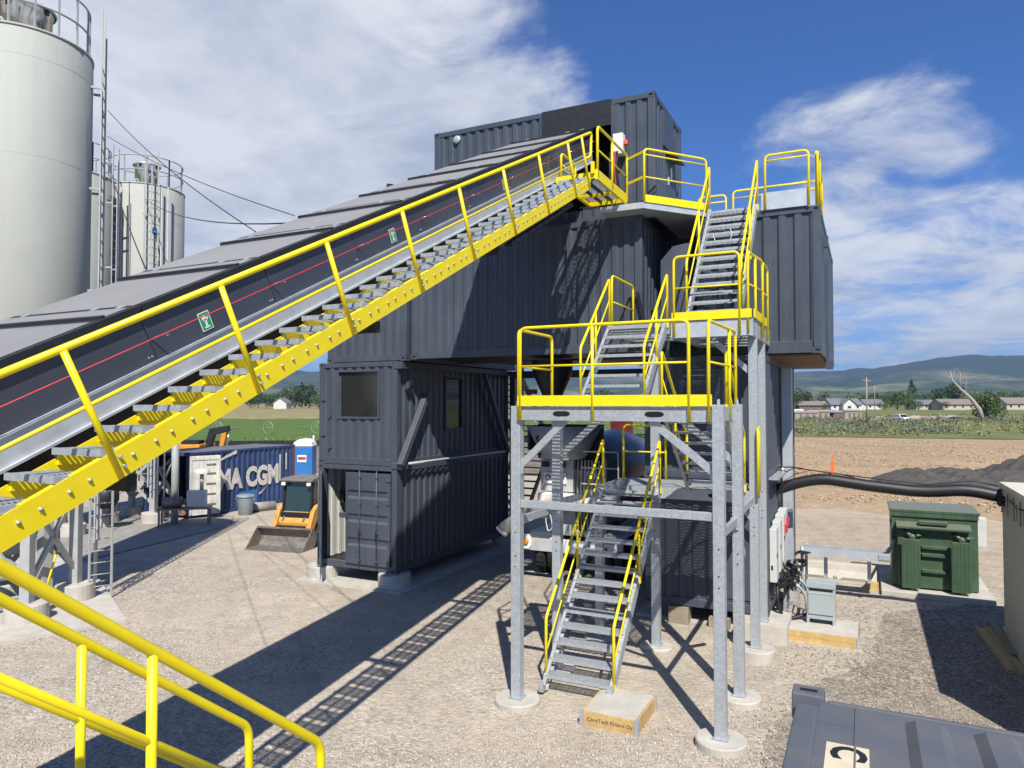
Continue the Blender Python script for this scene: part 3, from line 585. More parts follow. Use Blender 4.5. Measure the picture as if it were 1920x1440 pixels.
# steel: braces beside the left stack, bay beams, discharge funnel, open panel door, rear column
def steel(name, mb, m, label, cat='beam', **k): return single(name, mb, m, label, cat, **k)
steel('diagonal_brace', MB().bar((.14, -.05, 2.98), (.14, 1.10, 4.72), .14, .16, (1,0,0)), 'charcoal_flat', 'sunlit diagonal steel brace on the left stack near corner', 'brace', bevel=.008)
steel('diagonal_brace', MB().bar((.14, 5.75, 2.98), (.14, 4.2, 5.35), .12, .14, (1,0,0)), 'charcoal_flat', 'shaded diagonal steel brace at the far end of the left stack', 'brace')
tb = MB(); tb.tube((.13, .12, 3.0), (.13, 5.8, 3.0), .035, 8); steel('tie_rod', tb, 'galv', 'long steel tie rod between the two left stack containers', 'rod')
mb = MB(); mb.box(.02, .14, .3, 6.0, 5.36, 5.51); steel('bay_beam', mb, 'charcoal_flat', 'steel beam along the top of the left bay wall')
mb = MB(); mb.box(.15, 6.04, 5.86, 6.04, 5.28, 5.50); steel('bay_beam', mb, 'charcoal_flat', 'steel beam across the far end of the truck bay')
mb = MB(); mb.box(.02, .20, 6.10, 6.28, .05, 5.5); steel('bay_column', mb, 'charcoal_flat', 'dark steel column at the far end of the left stack', 'column')
mb = MB(); mb.prism([(-.05+6.28, 5.0), (6.28, 5.5), (7.6, 5.5), (6.35, 5.1)], 'x', .05, .12); 
dh = thing('discharge_funnel', 'black concrete discharge funnel hanging in the shaded truck bay', 'funnel', (3.3, 1.9, 3.9))
f = MB(); f.lathe([(.5, 1.60), (.5, 1.3), (.26, .75), (.24, .55), (.21, .55)], (3.3, 1.9, 3.95), 24); part('cone', f, 'near_black', dh); part('rubber_sleeve', MB().lathe([(.24, .56), (.22, .3), (.2, .3)], (3.3, 1.9, 3.95), 20), 'rubber', dh)
part('red_actuator', MB().box(2.55, 2.8, 1.9, 2.1, 4.72, 4.84), 'dark_red', dh)
mb = MB(); mb.prism([(6.42, 6.0), (7.01, 6.0), (7.01, 7.78), (6.68, 7.74), (6.42, 7.46)], 'y', .33, .38); steel('hatch_door', mb, 'charcoal_flat', 'open dark hatch door with a cut corner beside the top stair', 'door', bevel=.006)
mb = MB(); mb.bar((5.98, .12, 6.80), (6.16, .10, 6.05), .05, .05); steel('gas_strut', mb, 'near_black', 'black gas strut at the corner of the spanning container', 'strut')
mb = MB(); mb.box(8.52, 8.72, 2.95, 3.25, .02, 5.28); steel('sheet_column', mb, 'galv_sheet', 'tall blue-grey sheet metal column against the right stack', 'column')
# rear stair seen through the gap
rs = thing('rear_stair', 'black zigzag stair seen through the gap behind the left stack', 'stairs', (-1.2, 9.5, 0))
for (ya, za, yb, zb) in ((8.2, .1, 10.9, 2.9), (10.9, 2.9, 8.2, 5.5)):
    for x in (-2.0, -.6): part('stringer', MB().bar((x, ya, za), (x, yb, zb), .05, .2), 'near_black', rs)
    me = mesh(MB().box(-.68, .68, -.12, .12, -.02, .02), 'tread', 'near_black')
    for k in range(12): f = (k+.5)/12; piece('tread', me, rs, (-1.3, ya+(yb-ya)*f, za+(zb-za)*f))
for (x, y) in ((-2.06, 8.1), (-.5, 8.1), (-2.06, 11), (-.5, 11)): part('post', MB().box(x-.06, x+.06, y-.06, y+.06, 0, 6.4), 'near_black', rs)
for z in (6.0, 6.4): part('hand_rail', MB().tube((-.5, 8.1, z), (-.5, 11, z), .025), 'yellow', rs)
# ------------------------------------------------------------------ stair and platform helpers
def grating(x0, x1, y0, y1, z, along='x', pitch=.045, cross=.12, h=.03, w=.006):
    mb = MB()
    if along == 'x':
        n = max(2, int((y1-y0)/pitch))
        for i in range(n+1): y = y0+(y1-y0)*i/n; mb.box(x0, x1, y-w/2, y+w/2, z-h, z)
        n = max(2, int((x1-x0)/cross))
        for i in range(n+1): x = x0+(x1-x0)*i/n; mb.box(x-w/2, x+w/2, y0, y1, z-.012, z-.002)
    else:
        n = max(2, int((x1-x0)/pitch))
        for i in range(n+1): x = x0+(x1-x0)*i/n; mb.box(x-w/2, x+w/2, y0, y1, z-h, z)
        n = max(2, int((y1-y0)/cross))
        for i in range(n+1): y = y0+(y1-y0)*i/n; mb.box(x0, x1, y-w/2, y+w/2, z-.012, z-.002)
    return mb
def tread_mesh(w, d=.24, name='tread'):
    """one grating stair tread: nosing plate at the front (-y), end plates, serrated bars"""
    mb = grating(-w/2+.005, w/2-.005, -d/2+.02, d/2, 0, 'x', .036, .09, .028, .005)
    mb.box(-w/2, w/2, -d/2, -d/2+.02, -.045, .003); mb.box(-w/2, w/2, d/2-.004, d/2+.004, -.035, 0)
    mb.box(-w/2, -w/2+.005, -d/2+.02, d/2-.004, -.06, -.001); mb.box(w/2-.005, w/2, -d/2+.02, d/2-.004, -.06, -.001)
    return mesh(mb, name, 'galv')
def guard(parent, pts, h=1.05, mids=(.52,), posts=None, r=.024, m='yellow', down=True, rm=.016, name='guard_rail', foot=0.0):
    """guard rail over a base polyline: bent top rail whose ends turn down as posts, mid rails, posts in between"""
    P = [Vector(p) for p in pts]; up = Vector((0,0,h)); top = [p+up for p in P]
    path = ([P[0]-Vector((0,0,foot))] if down else [])+top+([P[-1]-Vector((0,0,foot))] if down else [])
    g = part(name, MB().pipe(path, r, 10, .11), m, parent)
    for q in mids: part('mid_rail', MB().pipe([p+Vector((0,0,q)) for p in P], rm, 8), m, g)
    for f in (posts or []):
        tot = sum((b-a).length for a, b in zip(P, P[1:])); s = f*tot
        for a, b in zip(P, P[1:]):
            L_ = (b-a).length
            if s <= L_+1e-6: p = a+(b-a)*(s/L_); part('post', MB().tube(p-Vector((0,0,foot)), p+up, r*.95, 10), m, g); break
            s -= L_
    return g
def flight(tower, x0, x1, yb, zb, yt, zt, n, label, rail_h=.92, rails=(1, 1), nose=None, rail_posts=(.12, .55, .98), sw=.05, sh=.20):
    """straight flight from (yb,zb) to (yt,zt): channel stringers, treads, bent hand rails. Treads and stringers are children of the flight's own frame"""
    sgn = 1 if yt > yb else -1; d = Vector((0, yt-yb, zt-zb)).normalized()
    fl_ = bpy.data.objects.new('stair_flight', None); COL.objects.link(fl_); fl_.parent = tower; fl_.empty_display_size = .2; fl_['label'] = label
    for x, s in ((x0, 1), (x1, -1)):
        mb = MB(); nrm = Vector((0,-d.z,d.y))
        mb.bar((x, yb, zb), (x, yt, zt), .008, sh, (0,0,1))
        for q in (-1, 1): mb.bar(Vector((x+s*.026, yb, zb))+nrm*q*(sh/2-.004)*(1 if sgn > 0 else -1), Vector((x+s*.026, yt, zt))+nrm*q*(sh/2-.004)*(1 if sgn > 0 else -1), .052, .008, (0,0,1))
        part('stringer', mb, 'galv', fl_)
    me = tread_mesh(abs(x1-x0)-.02)
    for k in range(n):
        f = (k+.75)/n; piece('tread', me, fl_, ((x0+x1)/2, yb+(yt-yb)*f, zb+(zt-zb)*f+.03), (0,0,0 if sgn > 0 else PI))
    for x, on in ((x0, rails[0]), (x1, rails[1])):
        if not on: continue
        a = Vector((x, yb+(yt-yb)*.04, zb+(zt-zb)*.04)); b = Vector((x, yt, zt)); u = Vector((0,0,rail_h))
        hr = MB(); hr.pipe([a+Vector((0,0,.02)), a+u, b+u, b+Vector((0,0,.03))], .023, 10, .07)
        hr.pipe([a+u*.42, b+u*.55], .014, 8)
        for f in (.5,): p = a+(b-a)*f; hr.tube(p, p+u, .021, 10)
        for p in (a, a+(b-a)*.5, b): hr.box(p.x-.028, p.x+.028, p.y-.035, p.y+.035, p.z-.06, p.z+.06)
        part('hand_rail', hr, 'yellow', fl_)
    return fl_

# ------------------------------------------------------------------ galvanised stair tower
ST = thing('stair_tower', 'galvanised steel stair tower with yellow rails in front of the right stack', 'stairs', (7.0, -2.4, 0))
def post(x, y, z0, z1, w=.15):
    mb = MB(); t = .012
    mb.box(x-w/2, x+w/2, y-w/2, y+w/2, z0, z1); mb.box(x-w/2-.03, x+w/2+.03, y-w/2-.03, y+w/2+.03, z0, z0+.015); mb.box(x-.02, x+.02, y-.008, y+.008, z1, z1+.07)
    p = part('post', mb, 'galv', ST, bevel=.01)
    hb = MB()
    for z in (z0+1.95, z0+2.1, z0+2.45):
        if z < z1: hb.tube((x, y-w/2-.003, z), (x, y-w/2+.001, z), .012, 8)
    part('bolt_hole', hb, 'hole', p); return p
PF = [(5.50, -4.62, .10, 4.44), (8.47, -4.65, .12, 4.46), (8.47, -3.12, .12, 4.46), (5.52, -3.10, .05, 4.40), (8.43, -1.05, .20, 5.93), (8.42, .12, .34, 5.86), (5.62, -1.25, .05, 2.90), (6.72, -1.28, .05, 5.6)]
for p in PF: post(*p)
fn = ['front left corner', 'front right corner, in the gravel', 'second right', 'back left', 'third right', None, 'left middle', 'middle']
for (p, nm, r, h) in zip(PF, fn, (.34, .33, .31, .3, .33, .3, .3, .3), (.105, .125, .125, .06, .205, 0, .06, .06)):
    if nm: footing(p[0], p[1]-.0, r, h, 'round concrete footing under the %s post of the stair tower' % nm)
def platform(x0, x1, y0, y1, z, label, toe=(), grate='x', fh=.2):
    mb = MB(); t = .05
    mb.box(x0, x1, y0, y0+t, z-fh, z-.002); mb.box(x0, x1, y1-t, y1, z-fh, z-.002); mb.box(x0, x0+t, y0+t, y1-t, z-fh, z-.002); mb.box(x1-t, x1, y0+t, y1-t, z-fh, z-.002)
    n = int((x1-x0)/.8)
    for i in range(1, n): x = x0+(x1-x0)*i/n; mb.box(x-.03, x+.03, y0+t, y1-t, z-fh+.04, z-.035)
    p = part('platform', mb, 'galv', ST, label=label); part('grating', grating(x0+.052, x1-.052, y0+.052, y1-.052, z, grate), 'galv', p)
    for (a, b, c, d) in toe: part('toe_board', MB().box(a, b, c, d, z+.012, z+.165), 'yellow', p)
    return p
def slots(pl, xs, y, z):
    for x in xs:
        mb = MB(); mb.prism([(x+.17*math.cos(t)*(1 if abs(math.cos(t)) < .99 else 1)*.5+(.05 if math.cos(t) > 0 else -.05), z+.038*math.sin(t)) for t in [2*PI*i/16 for i in range(16)]], 'y', y-.003, y+.0)
        part('slot', mb, 'hole', pl)
# platform one (z 2.95), two (z 4.43), three (z 5.92)
P1 = platform(5.62, 8.36, -1.25, .20, 2.93, 'lowest galvanised platform', grate='x')
P2 = platform(5.56, 8.42, -4.70, -3.02, 4.43, 'middle galvanised platform facing the yard', toe=((5.56, 8.40, -4.745, -4.715),), fh=.2)
P3 = platform(7.10, 8.50, -1.50, .90, 5.95, 'upper galvanised platform', toe=((7.10, 8.48, -1.545, -1.515), (8.51, 8.53, -1.50, .2)), fh=.30)
P3b = platform(5.90, 7.09, -1.44, .17, 5.95, 'left half of the upper platform, in front of the spanning container', fh=.2)
slots(P2, (6.25, 7.62), -4.703, 4.33); slots(P1, (7.8,), -1.253, 2.83); slots(P3, (8.0,), -1.503, 5.72)
part('fascia_plate', MB().box(7.08, 8.46, -1.515, -1.503, 5.66, 5.95), 'galv_sheet', P3)
guard(ST, [(5.60, -4.73, 4.43), (8.10, -4.73, 4.43)], 1.17, (.60,), (.455,), foot=.2)
guard(ST, [(5.57, -4.72, 4.43), (5.57, -3.45, 4.43)], 1.15, (.60,), foot=.2)
guard(ST, [(8.36, -4.73, 4.43), (8.44, -3.05, 4.43)], 1.15, (.60,), (.75,), foot=.2)
guard(ST, [(7.14, -1.53, 5.95), (8.28, -1.53, 5.95)], 1.17, (.60,), foot=.25)
guard(ST, [(8.42, -1.52, 5.95), (8.54, -.55, 5.95)], 1.15, (.60,), (.5,), foot=.25)
guard(ST, [(8.53, -.42, 5.95), (8.53, .3, 5.95)], 1.15, (.60,), foot=.25)
guard(ST, [(5.89, -1.28, 5.95), (5.89, .12, 5.95)], .98, (.48,), foot=.0)
guard(ST, [(8.52, -1.2, 2.93), (8.40, -.1, 2.93)], 1.10, (.55,), foot=.1)
guard(ST, [(5.66, .15, 2.93), (6.55, .15, 2.93)], 1.10, (.55,), foot=.1)
flight(ST, 5.70, 6.80, -4.12, .10, -1.27, 2.88, 14, 'lowest stair flight rising from the gravel to the lowest platform', sh=.17)
flight(ST, 7.30, 8.30, -1.20, 2.93, -3.04, 4.40, 8, 'second stair flight, seen from below, rising towards the yard', sh=.16)
flight(ST, 5.90, 7.00, -3.06, 4.44, -1.46, 5.92, 8, 'third stair flight from the middle to the upper platform', sh=.16)
flight(ST, 7.32, 8.28, -1.40, 5.97, .92, 8.50, 13, 'top stair flight climbing to the container roof', rail_h=.98, sh=.17)
# braces: front tie, side ties, knee braces
part('tie_beam', MB().bar((5.575, -4.62, 2.98), (8.395, -4.65, 2.98), .08, .11), 'galv', ST, bevel=.006)
part('tie_beam', MB().bar((8.46, -4.57, 2.72), (8.45, -3.20, 2.72), .06, .11), 'galv', ST); part('tie_beam', MB().bar((8.46, -3.04, 2.80), (8.43, -1.30, 2.80), .06, .11), 'galv', ST)
part('tie_beam', MB().bar((5.50, -4.54, 2.72), (5.52, -3.18, 2.72), .06, .11), 'galv', ST); part('tie_beam', MB().bar((5.53, -3.02, 2.80), (5.62, -1.33, 2.80), .06, .11), 'galv', ST)
for (a, b) in (((5.56, -4.60, 3.55), (6.28, -4.60, 4.24)), ((8.41, -4.62, 3.55), (7.55, -4.62, 4.24)), ((8.42, -3.12, 3.60), (7.6, -3.12, 4.24)), ((5.58, -3.10, 3.6), (6.3, -3.1, 4.24)), ((8.43, -1.05, 5.0), (7.72, -1.05, 5.64)), ((8.43, -3.2, 2.72), (8.43, -2.3, 2.05)), ((8.42, .1, 2.1), (7.7, .1, 2.75))):
    part('knee_brace', MB().bar(a, b, .05, .10), 'galv', ST); part('gusset', MB().box(a[0]-.05, a[0]+.05, a[1]-.045, a[1]-.03, a[2]-.12, a[2]+.05), 'galv', ST)
part('stair_foot', MB().box(5.66, 5.74, -4.22, -4.10, .06, .20), 'galv', ST); part('stair_foot', MB().box(6.76, 6.84, -4.22, -4.10, .20, .30), 'galv', ST)
# concrete block with timber form and stencilled name
CB = thing('formed_block', 'concrete block in a stencilled timber form at the foot of the stair', 'block', (7.0, -4.5, 0))
part('concrete_core', MB().box(6.64, 7.38, -4.84, -3.95, 0, .215), 'concrete', CB, bevel=.006)
for b in ((6.62, 7.40, -4.875, -4.842, .0, .20), (7.382, 7.412, -4.84, -3.95, 0, .20), (6.608, 6.638, -4.84, -3.95, 0, .20)): part('form_board', MB().box(*b), 'timber', CB)
for (x, y) in ((7.40, -4.86), (6.62, -4.86), (7.40, -3.96)): part('corner_strap', MB().box(x-.03, x+.03, y-.03, y+.03, 0, .21), 'galv', CB)
text_part('lettering', 'ContiTech Finland Oy', .073, 'near_black', CB, frame((7.02, -4.876, .105), (1,0,0), (0,0,1)), .001)

# ------------------------------------------------------------------ covered conveyor with its stair
SL = .487; TH = math.atan(SL); CD = Vector((0, math.cos(TH), math.sin(TH))); CN = Vector((0, -math.sin(TH), math.cos(TH)))
def cz(y, k): return SL*y+1.06*k-.686
def slope_box(x0, x1, y0, y1, k0, k1):
    """box lying along the conveyor's slope between vertical offsets k0 and k1"""
    return MB().add([(x, y, cz(y, k)) for k in (k0, k1) for (x, y) in ((x0, y0), (x1, y0), (x1, y1), (x0, y1))], [(0,3,2,1),(4,5,6,7),(0,1,5,4),(1,2,6,5),(2,3,7,6),(3,0,4,7)])
CV = thing('covered_conveyor', 'inclined conveyor with grey cover panels and dark side sheets', 'conveyor', (4.3, -8.0, 0))
Y0c, Y1c, PR = -17.25, .50, 1.346
XL, XR = 3.045, 4.847
k = 0; y = -10.717-PR*4
while y < .2:
    ya, yb = y, min(y+PR+.30, Y1c); lift = .022
    pn = MB().add([(XL, ya, cz(ya, 10.40+lift)), (XR, ya, cz(ya, 10.40+lift)), (XR, yb, cz(yb, 10.40)), (XL, yb, cz(yb, 10.40)), (XL, ya, cz(ya, 10.375+lift)), (XR, ya, cz(ya, 10.375+lift)), (XR, yb, cz(yb, 10.375)), (XL, yb, cz(yb, 10.375))], [(0,1,2,3),(7,6,5,4),(4,5,1,0),(5,6,2,1),(6,7,3,2),(7,4,0,3)])
    cp_ = part('cover_panel', pn, 'roof_sheet', CV)
    part('cover_bar', slope_box(XL+.01, XR-.03, ya-.01, ya+.024, 10.398+lift, 10.420+lift), 'near_black', cp_)
    if yb < Y1c: part('cover_bar', slope_box(XL+.02, XR-.05, yb-.035, yb+.012, 10.398, 10.420), 'near_black', cp_)
    cl_ = MB()
    for xx in (XL+.25, 4.3, XR-.2): cl_.add(slope_box(xx-.03, xx+.03, yb-.05, yb+.016, 10.420, 10.428).v, [(0,3,2,1),(4,5,6,7),(0,1,5,4),(1,2,6,5),(2,3,7,6),(3,0,4,7)])
    part('clip', cl_, 'galv', cp_)
    part('edge_trim', slope_box(XR-.06, XR+.045, ya+.30, yb-.02, 10.335, 10.425), 'near_black', cp_)
    y += PR
    sy0, sy1 = ya+.39, ya+.39+PR-.008
    if sy0 > Y1c-.2: continue
    sy1 = min(sy1, Y1c); off = .05
    for (X, sx) in ((XR, 1), (XL, -1)):
        s_ = MB(); a, b = sorted((X, X-sx*.02))
        # side sheet sheared so its joints stand square to the slope
        vs_ = []
        for xx in (a, b):
            for (yy, kk) in ((sy0+.10, 9.905), (sy1+.10, 9.905), (sy1-.09, 10.34), (sy0-.09, 10.34)): vs_.append((xx, yy, cz(yy, kk)))
        s_.add(vs_, [(3,2,1,0),(4,5,6,7),(0,1,5,4),(1,2,6,5),(2,3,7,6),(3,0,4,7)])
        sp_ = part('side_panel', s_, 'conveyor_dark', CV)
        if sx > 0:
            bl = MB()
            for q in (.03, .06): bl.tube((X, sy1+.07-q, cz(sy1+.07-q, 9.97)), (X+.008, sy1+.07-q, cz(sy1+.07-q, 9.97)), .008, 6)
            part('rivet', bl, 'galv', sp_)
            hk = MB(); hk.tube((X, sy1+.02, cz(sy1+.02, 10.12)), (X+.10, sy1+.10, cz(sy1+.10, 10.125)), .006, 6); hk.lathe([(.014, -.004), (.022, 0), (.014, .004)], (X+.10, sy1+.115, cz(sy1+.10, 10.125)), 10, axis=(1,.4,0)); part('cord_hook', hk, 'chrome', sp_)
part('skirt_channel', slope_box(XR-.015, XR+.018, Y0c, Y1c, 9.68, 9.92), 'galv_sheet', CV)
part('skirt_lip', slope_box(XR+.018, XR+.05, Y0c, Y1c, 9.68, 9.70).add(slope_box(XR+.018, XR+.04, Y0c, Y1c, 9.905, 9.92).v, [(0,3,2,1),(4,5,6,7),(0,1,5,4),(1,2,6,5),(2,3,7,6),(3,0,4,7)]), 'galv_sheet', CV)
part('skirt_channel', slope_box(XL-.018, XL+.015, Y0c, Y1c, 9.68, 9.92), 'galv_sheet', CV)
part('belt_trough', slope_box(XL+.1, XR-.12, Y0c, Y1c, 9.45, 9.66), 'near_black', CV)
part('belt', slope_box(XL+.25, XR-.25, Y0c, Y1c+.5, 9.86, 9.88), 'rubber', CV)
part('pull_cord', MB().tube((4.96, Y0c, cz(Y0c, 10.135)), (4.96, .2, cz(.2, 10.135)), .005, 6), 'cord_red', CV)
for k, ys in enumerate((-9.763, -6.912, -3.785)):
    o = Vector((4.852, ys, cz(ys, 10.06))); Mx = frame(o, CD, CN)
    sg = part('safety_sign', MB().box(-.065, .065, -.085, .085, 0, .003).xf(Mx), 'white_paint', CV)
    part('sign_face', MB().box(-.056, .056, -.076, .076, .003, .0045).xf(Mx), 'sign_green', sg)
    g_ = MB(); g_.lathe([(.0, .0045), (.026, .0045), (.026, .006), (0, .006)], (-.008, .03, 0), 14, smooth=False); g_.box(-.012, .012, -.05, .02, .0045, .006); g_.box(-.03, .03, -.062, -.048, .0045, .006); g_.bar((0, .0, .005), (.04, .03, .005), .012, .0015); part('pictogram', g_.xf(Mx), 'white_paint', sg)
# brackets below
for yy in (-11.0, -8.2, -5.4):
    part('under_bracket', MB().bar((5.6, yy, cz(yy, 9.40)), (3.1, yy, cz(yy, 9.40)), .08, .12), 'near_black', CV)
part('under_tray', slope_box(2.9, 5.0, -3.8, -1.0, 9.08, 9.14), 'near_black', CV)

CS = thing('conveyor_stair', 'long yellow stair with galvanised treads running beside the conveyor', 'stairs', (5.3, -8.0, 0))
Xs, Xi = 5.642, 5.09
part('stringer', slope_box(Xs-.012, Xs, -16.5, -1.76, 9.485, 9.69), 'yellow', CS); part('stringer', slope_box(Xi, Xi+.012, -16.5, -1.76, 9.46, 9.66), 'yellow', CS)
for kk in (9.485, 9.676): part('stringer_flange', slope_box(Xs-.05, Xs-.012, -16.5, -1.76, kk, kk+.014), 'yellow', CS)
me_t = tread_mesh(Xs-Xi-.014, .285); me_b = mesh(MB().lathe([(.015, 0), (.015, .010), (.009, .010), (.009, .018), (0, .018)], (0,0,0), 6, axis=(1,0,0)), 'bolt', 'zinc_bolt')
stp = .307; yy = -1.90
brk = mesh(MB().prism([(-.11, -.12), (.06, -.12), (.11, -.06), (.11, -.03), (-.11, -.03)], 'x', -.262, -.24), 'tread_bracket', 'yellow')
while yy > -16.4:
    z = cz(yy, 9.678); piece('tread', me_t, CS, ((Xs+Xi)/2, yy, z)); piece('tread_bracket', brk, CS, ((Xs+Xi)/2, yy, z))
    for q in (-.045, .085): piece('bolt', me_b, CS, (Xs, yy+q, cz(yy+q, 9.60)))
    yy -= stp
top0 = -3.45
hr = MB(); hr.pipe([(Xs-.02, -1.95, cz(-1.95, 10.06)), (Xs-.02, -1.70, cz(-1.70, 10.06)), (Xs-.02, -1.66, cz(-1.66, 10.485)), (Xs-.02, -16.5, cz(-16.5, 10.485))], .026, 12, .09); part('hand_rail', hr, 'yellow', CS)
part('mid_rail', MB().tube((Xs-.02, -1.9, cz(-1.9, 10.06)), (Xs-.02, -16.5, cz(-16.5, 10.06)), .015, 8), 'yellow', CS)
spc = 1.365*math.cos(TH)
for i in range(-4, 9):
    yb_ = -2.523-spc*(7-i)
    if yb_ > -2.4: continue
    p = Vector((Xs+.004, yb_, cz(yb_, 9.50))); q = p+CN*.925; pt = part('post', MB().tube(p, q, .024, 10), 'yellow', CS)
    for q_ in (.06, .13): part('post_bolt', MB().tube(p+CN*q_+CD*.05, p+CN*q_+CD*.05+Vector((.02,0,0)), .014, 6), 'galv', pt)
p = Vector((Xs+.004, -1.84, cz(-1.84, 9.5))); part('post', MB().tube(p, p+CN*.93, .024, 10), 'yellow', CS)
# landing at the top of the conveyor stair
LD = thing('conveyor_landing', 'small yellow-edged grating landing at the top of the conveyor stair', 'platform', (5.35, -.8, 8.6))
for b in ((5.72, 5.77, -1.72, .14, 8.69, 8.88), (4.92, 4.97, -1.72, .14, 8.72, 8.84), (4.97, 5.72, -1.72, -1.67, 8.72, 8.84), (4.97, 5.72, .09, .14, 8.72, 8.84), (4.97, 5.72, -.52, -.48, 8.73, 8.80)): part('edge_beam', MB().box(*b), 'yellow', LD)
part('grating', grating(4.98, 5.71, -1.66, .08, 8.84, 'y', .045, .08, .025), 'galv', LD)
for x in (5.22, 5.46): part('joist', MB().box(x-.012, x+.012, -1.66, .08, 8.735, 8.80), 'near_black', LD)
guard(LD, [(5.755, -1.69, 8.84), (5.775, .10, 8.84)], .87, (.42,), (.47,), r=.026, foot=.1)
guard(LD, [(4.98, -1.6, 8.84), (4.98, -.85, 8.84)], .5, (.28,), foot=.0)
part('kick_plate', MB().box(5.65, 5.715, -1.77, -1.725, 8.80, 9.02), 'yellow', LD)
# walkway on the container roofs
RW = thing('roof_walkway', 'galvanised roof walkway with yellow rails linking the upper containers', 'walkway', (6.8, .6, 8.45))
poly = [(5.3, -.25), (6.22, -.25), (7.24, 1.02), (7.24, 2.95), (6.28, 2.95), (6.28, .53), (5.3, .53)]
part('deck', MB().prism(poly, 'z', 8.452, 8.575), 'galv_sheet', RW)
part('deck', MB().box(7.26, 9.3, 1.0, 3.4, 8.43, 8.46), 'galv', RW)
ed = Vector((7.24-6.22, 1.02+.25, 0)).normalized(); en = Vector((ed.y, -ed.x, 0))
a = Vector((6.25, -.22, 8.655)); b = Vector((7.22, .98, 8.655)); part('toe_board', MB().bar(a+en*.012, b+en*.012, .012, .15), 'yellow', RW)
guard(RW, [(6.24, -.23, 8.575), (7.24, 1.00, 8.575)], 1.10, (.98, .52), r=.024)
for z in (9.10, 9.62): part('link_bar', MB().bar((5.78, .10, z), (6.25, -.24, z), .012, .05), 'yellow', RW)
part('fascia_plate', MB().box(8.36, 9.28, .91, .925, 8.425, 8.78), 'galv_sheet', RW)
guard(RW, [(8.44, .89, 8.46), (9.26, .89, 8.46)], 1.07, (.96, .42), foot=.02)
guard(RW, [(7.42, 3.35, 8.46), (9.3, 3.35, 8.46)], 1.14, (.97,), foot=.0); guard(RW, [(6.6, 3.35, 8.46), (7.25, 3.35, 8.46)], 1.08, (.92,))
guard(RW, [(9.39, 1.1, 8.46), (9.39, 3.25, 8.46)], 1.10, (.55,), (.3,)); guard(RW, [(9.42, 1.0, 8.46), (9.44, 1.45, 8.46)], 1.06, (.5,))
for z in (8.9, 9.42): part('link_bar', MB().bar((9.27, .90, z), (9.40, 1.09, z), .012, .05), 'galv', RW)
part('loose_cable', MB().pipe([(7.52, .22, 7.86), (7.6, .12, 7.65), (7.8, .09, 7.62), (7.92, .12, 7.8), (7.86, .14, 7.95)], .006, 5, .1), 'white_paint', RW)

# foreground stair rails of the platform the viewer stands on
FS = thing('foreground_stair', 'yellow hand rails of a steel stair descending in the left foreground', 'stairs', (7.5, -12, 0))
sd_ = (2.82-3.96)/(-11.6+13.02)
for (X, yA, zA, yB) in ((7.82, -13.62, 4.44, -11.58), (7.20, -13.5, 4.355, -11.44)):
    s2 = -.79; zB = zA+s2*(yB-yA)
    t_ = MB().pipe([(X, yA-1.0, zA), (X, yA, zA), (X, yB, zB), (X, yB+.03, zB-1.6)], .022, 14, .06); hr = part('hand_rail', t_, 'yellow', FS)
    part('mid_rail', MB().tube((X, yA, zA-.335), (X, yB, zB-.335), .0145, 10), 'yellow', hr)
    for f in (.02, .55): yy = yA+(yB-yA)*f; part('post', MB().tube((X, yy, zA+s2*(yy-yA)-1.15), (X, yy, zA+s2*(yy-yA)), .019, 12), 'yellow', hr)
    part('stringer', MB().bar((X, yA, zA-1.3), (X, yB+.75, zB-1.3+s2*.75), .02, .2), 'galv', FS)
me_f = tread_mesh(.58, .24)
for k in range(13): yy = -13.45+k*.2; piece('tread', me_f, FS, (7.51, yy, 4.4-1.27-.79*(yy+13.56)))
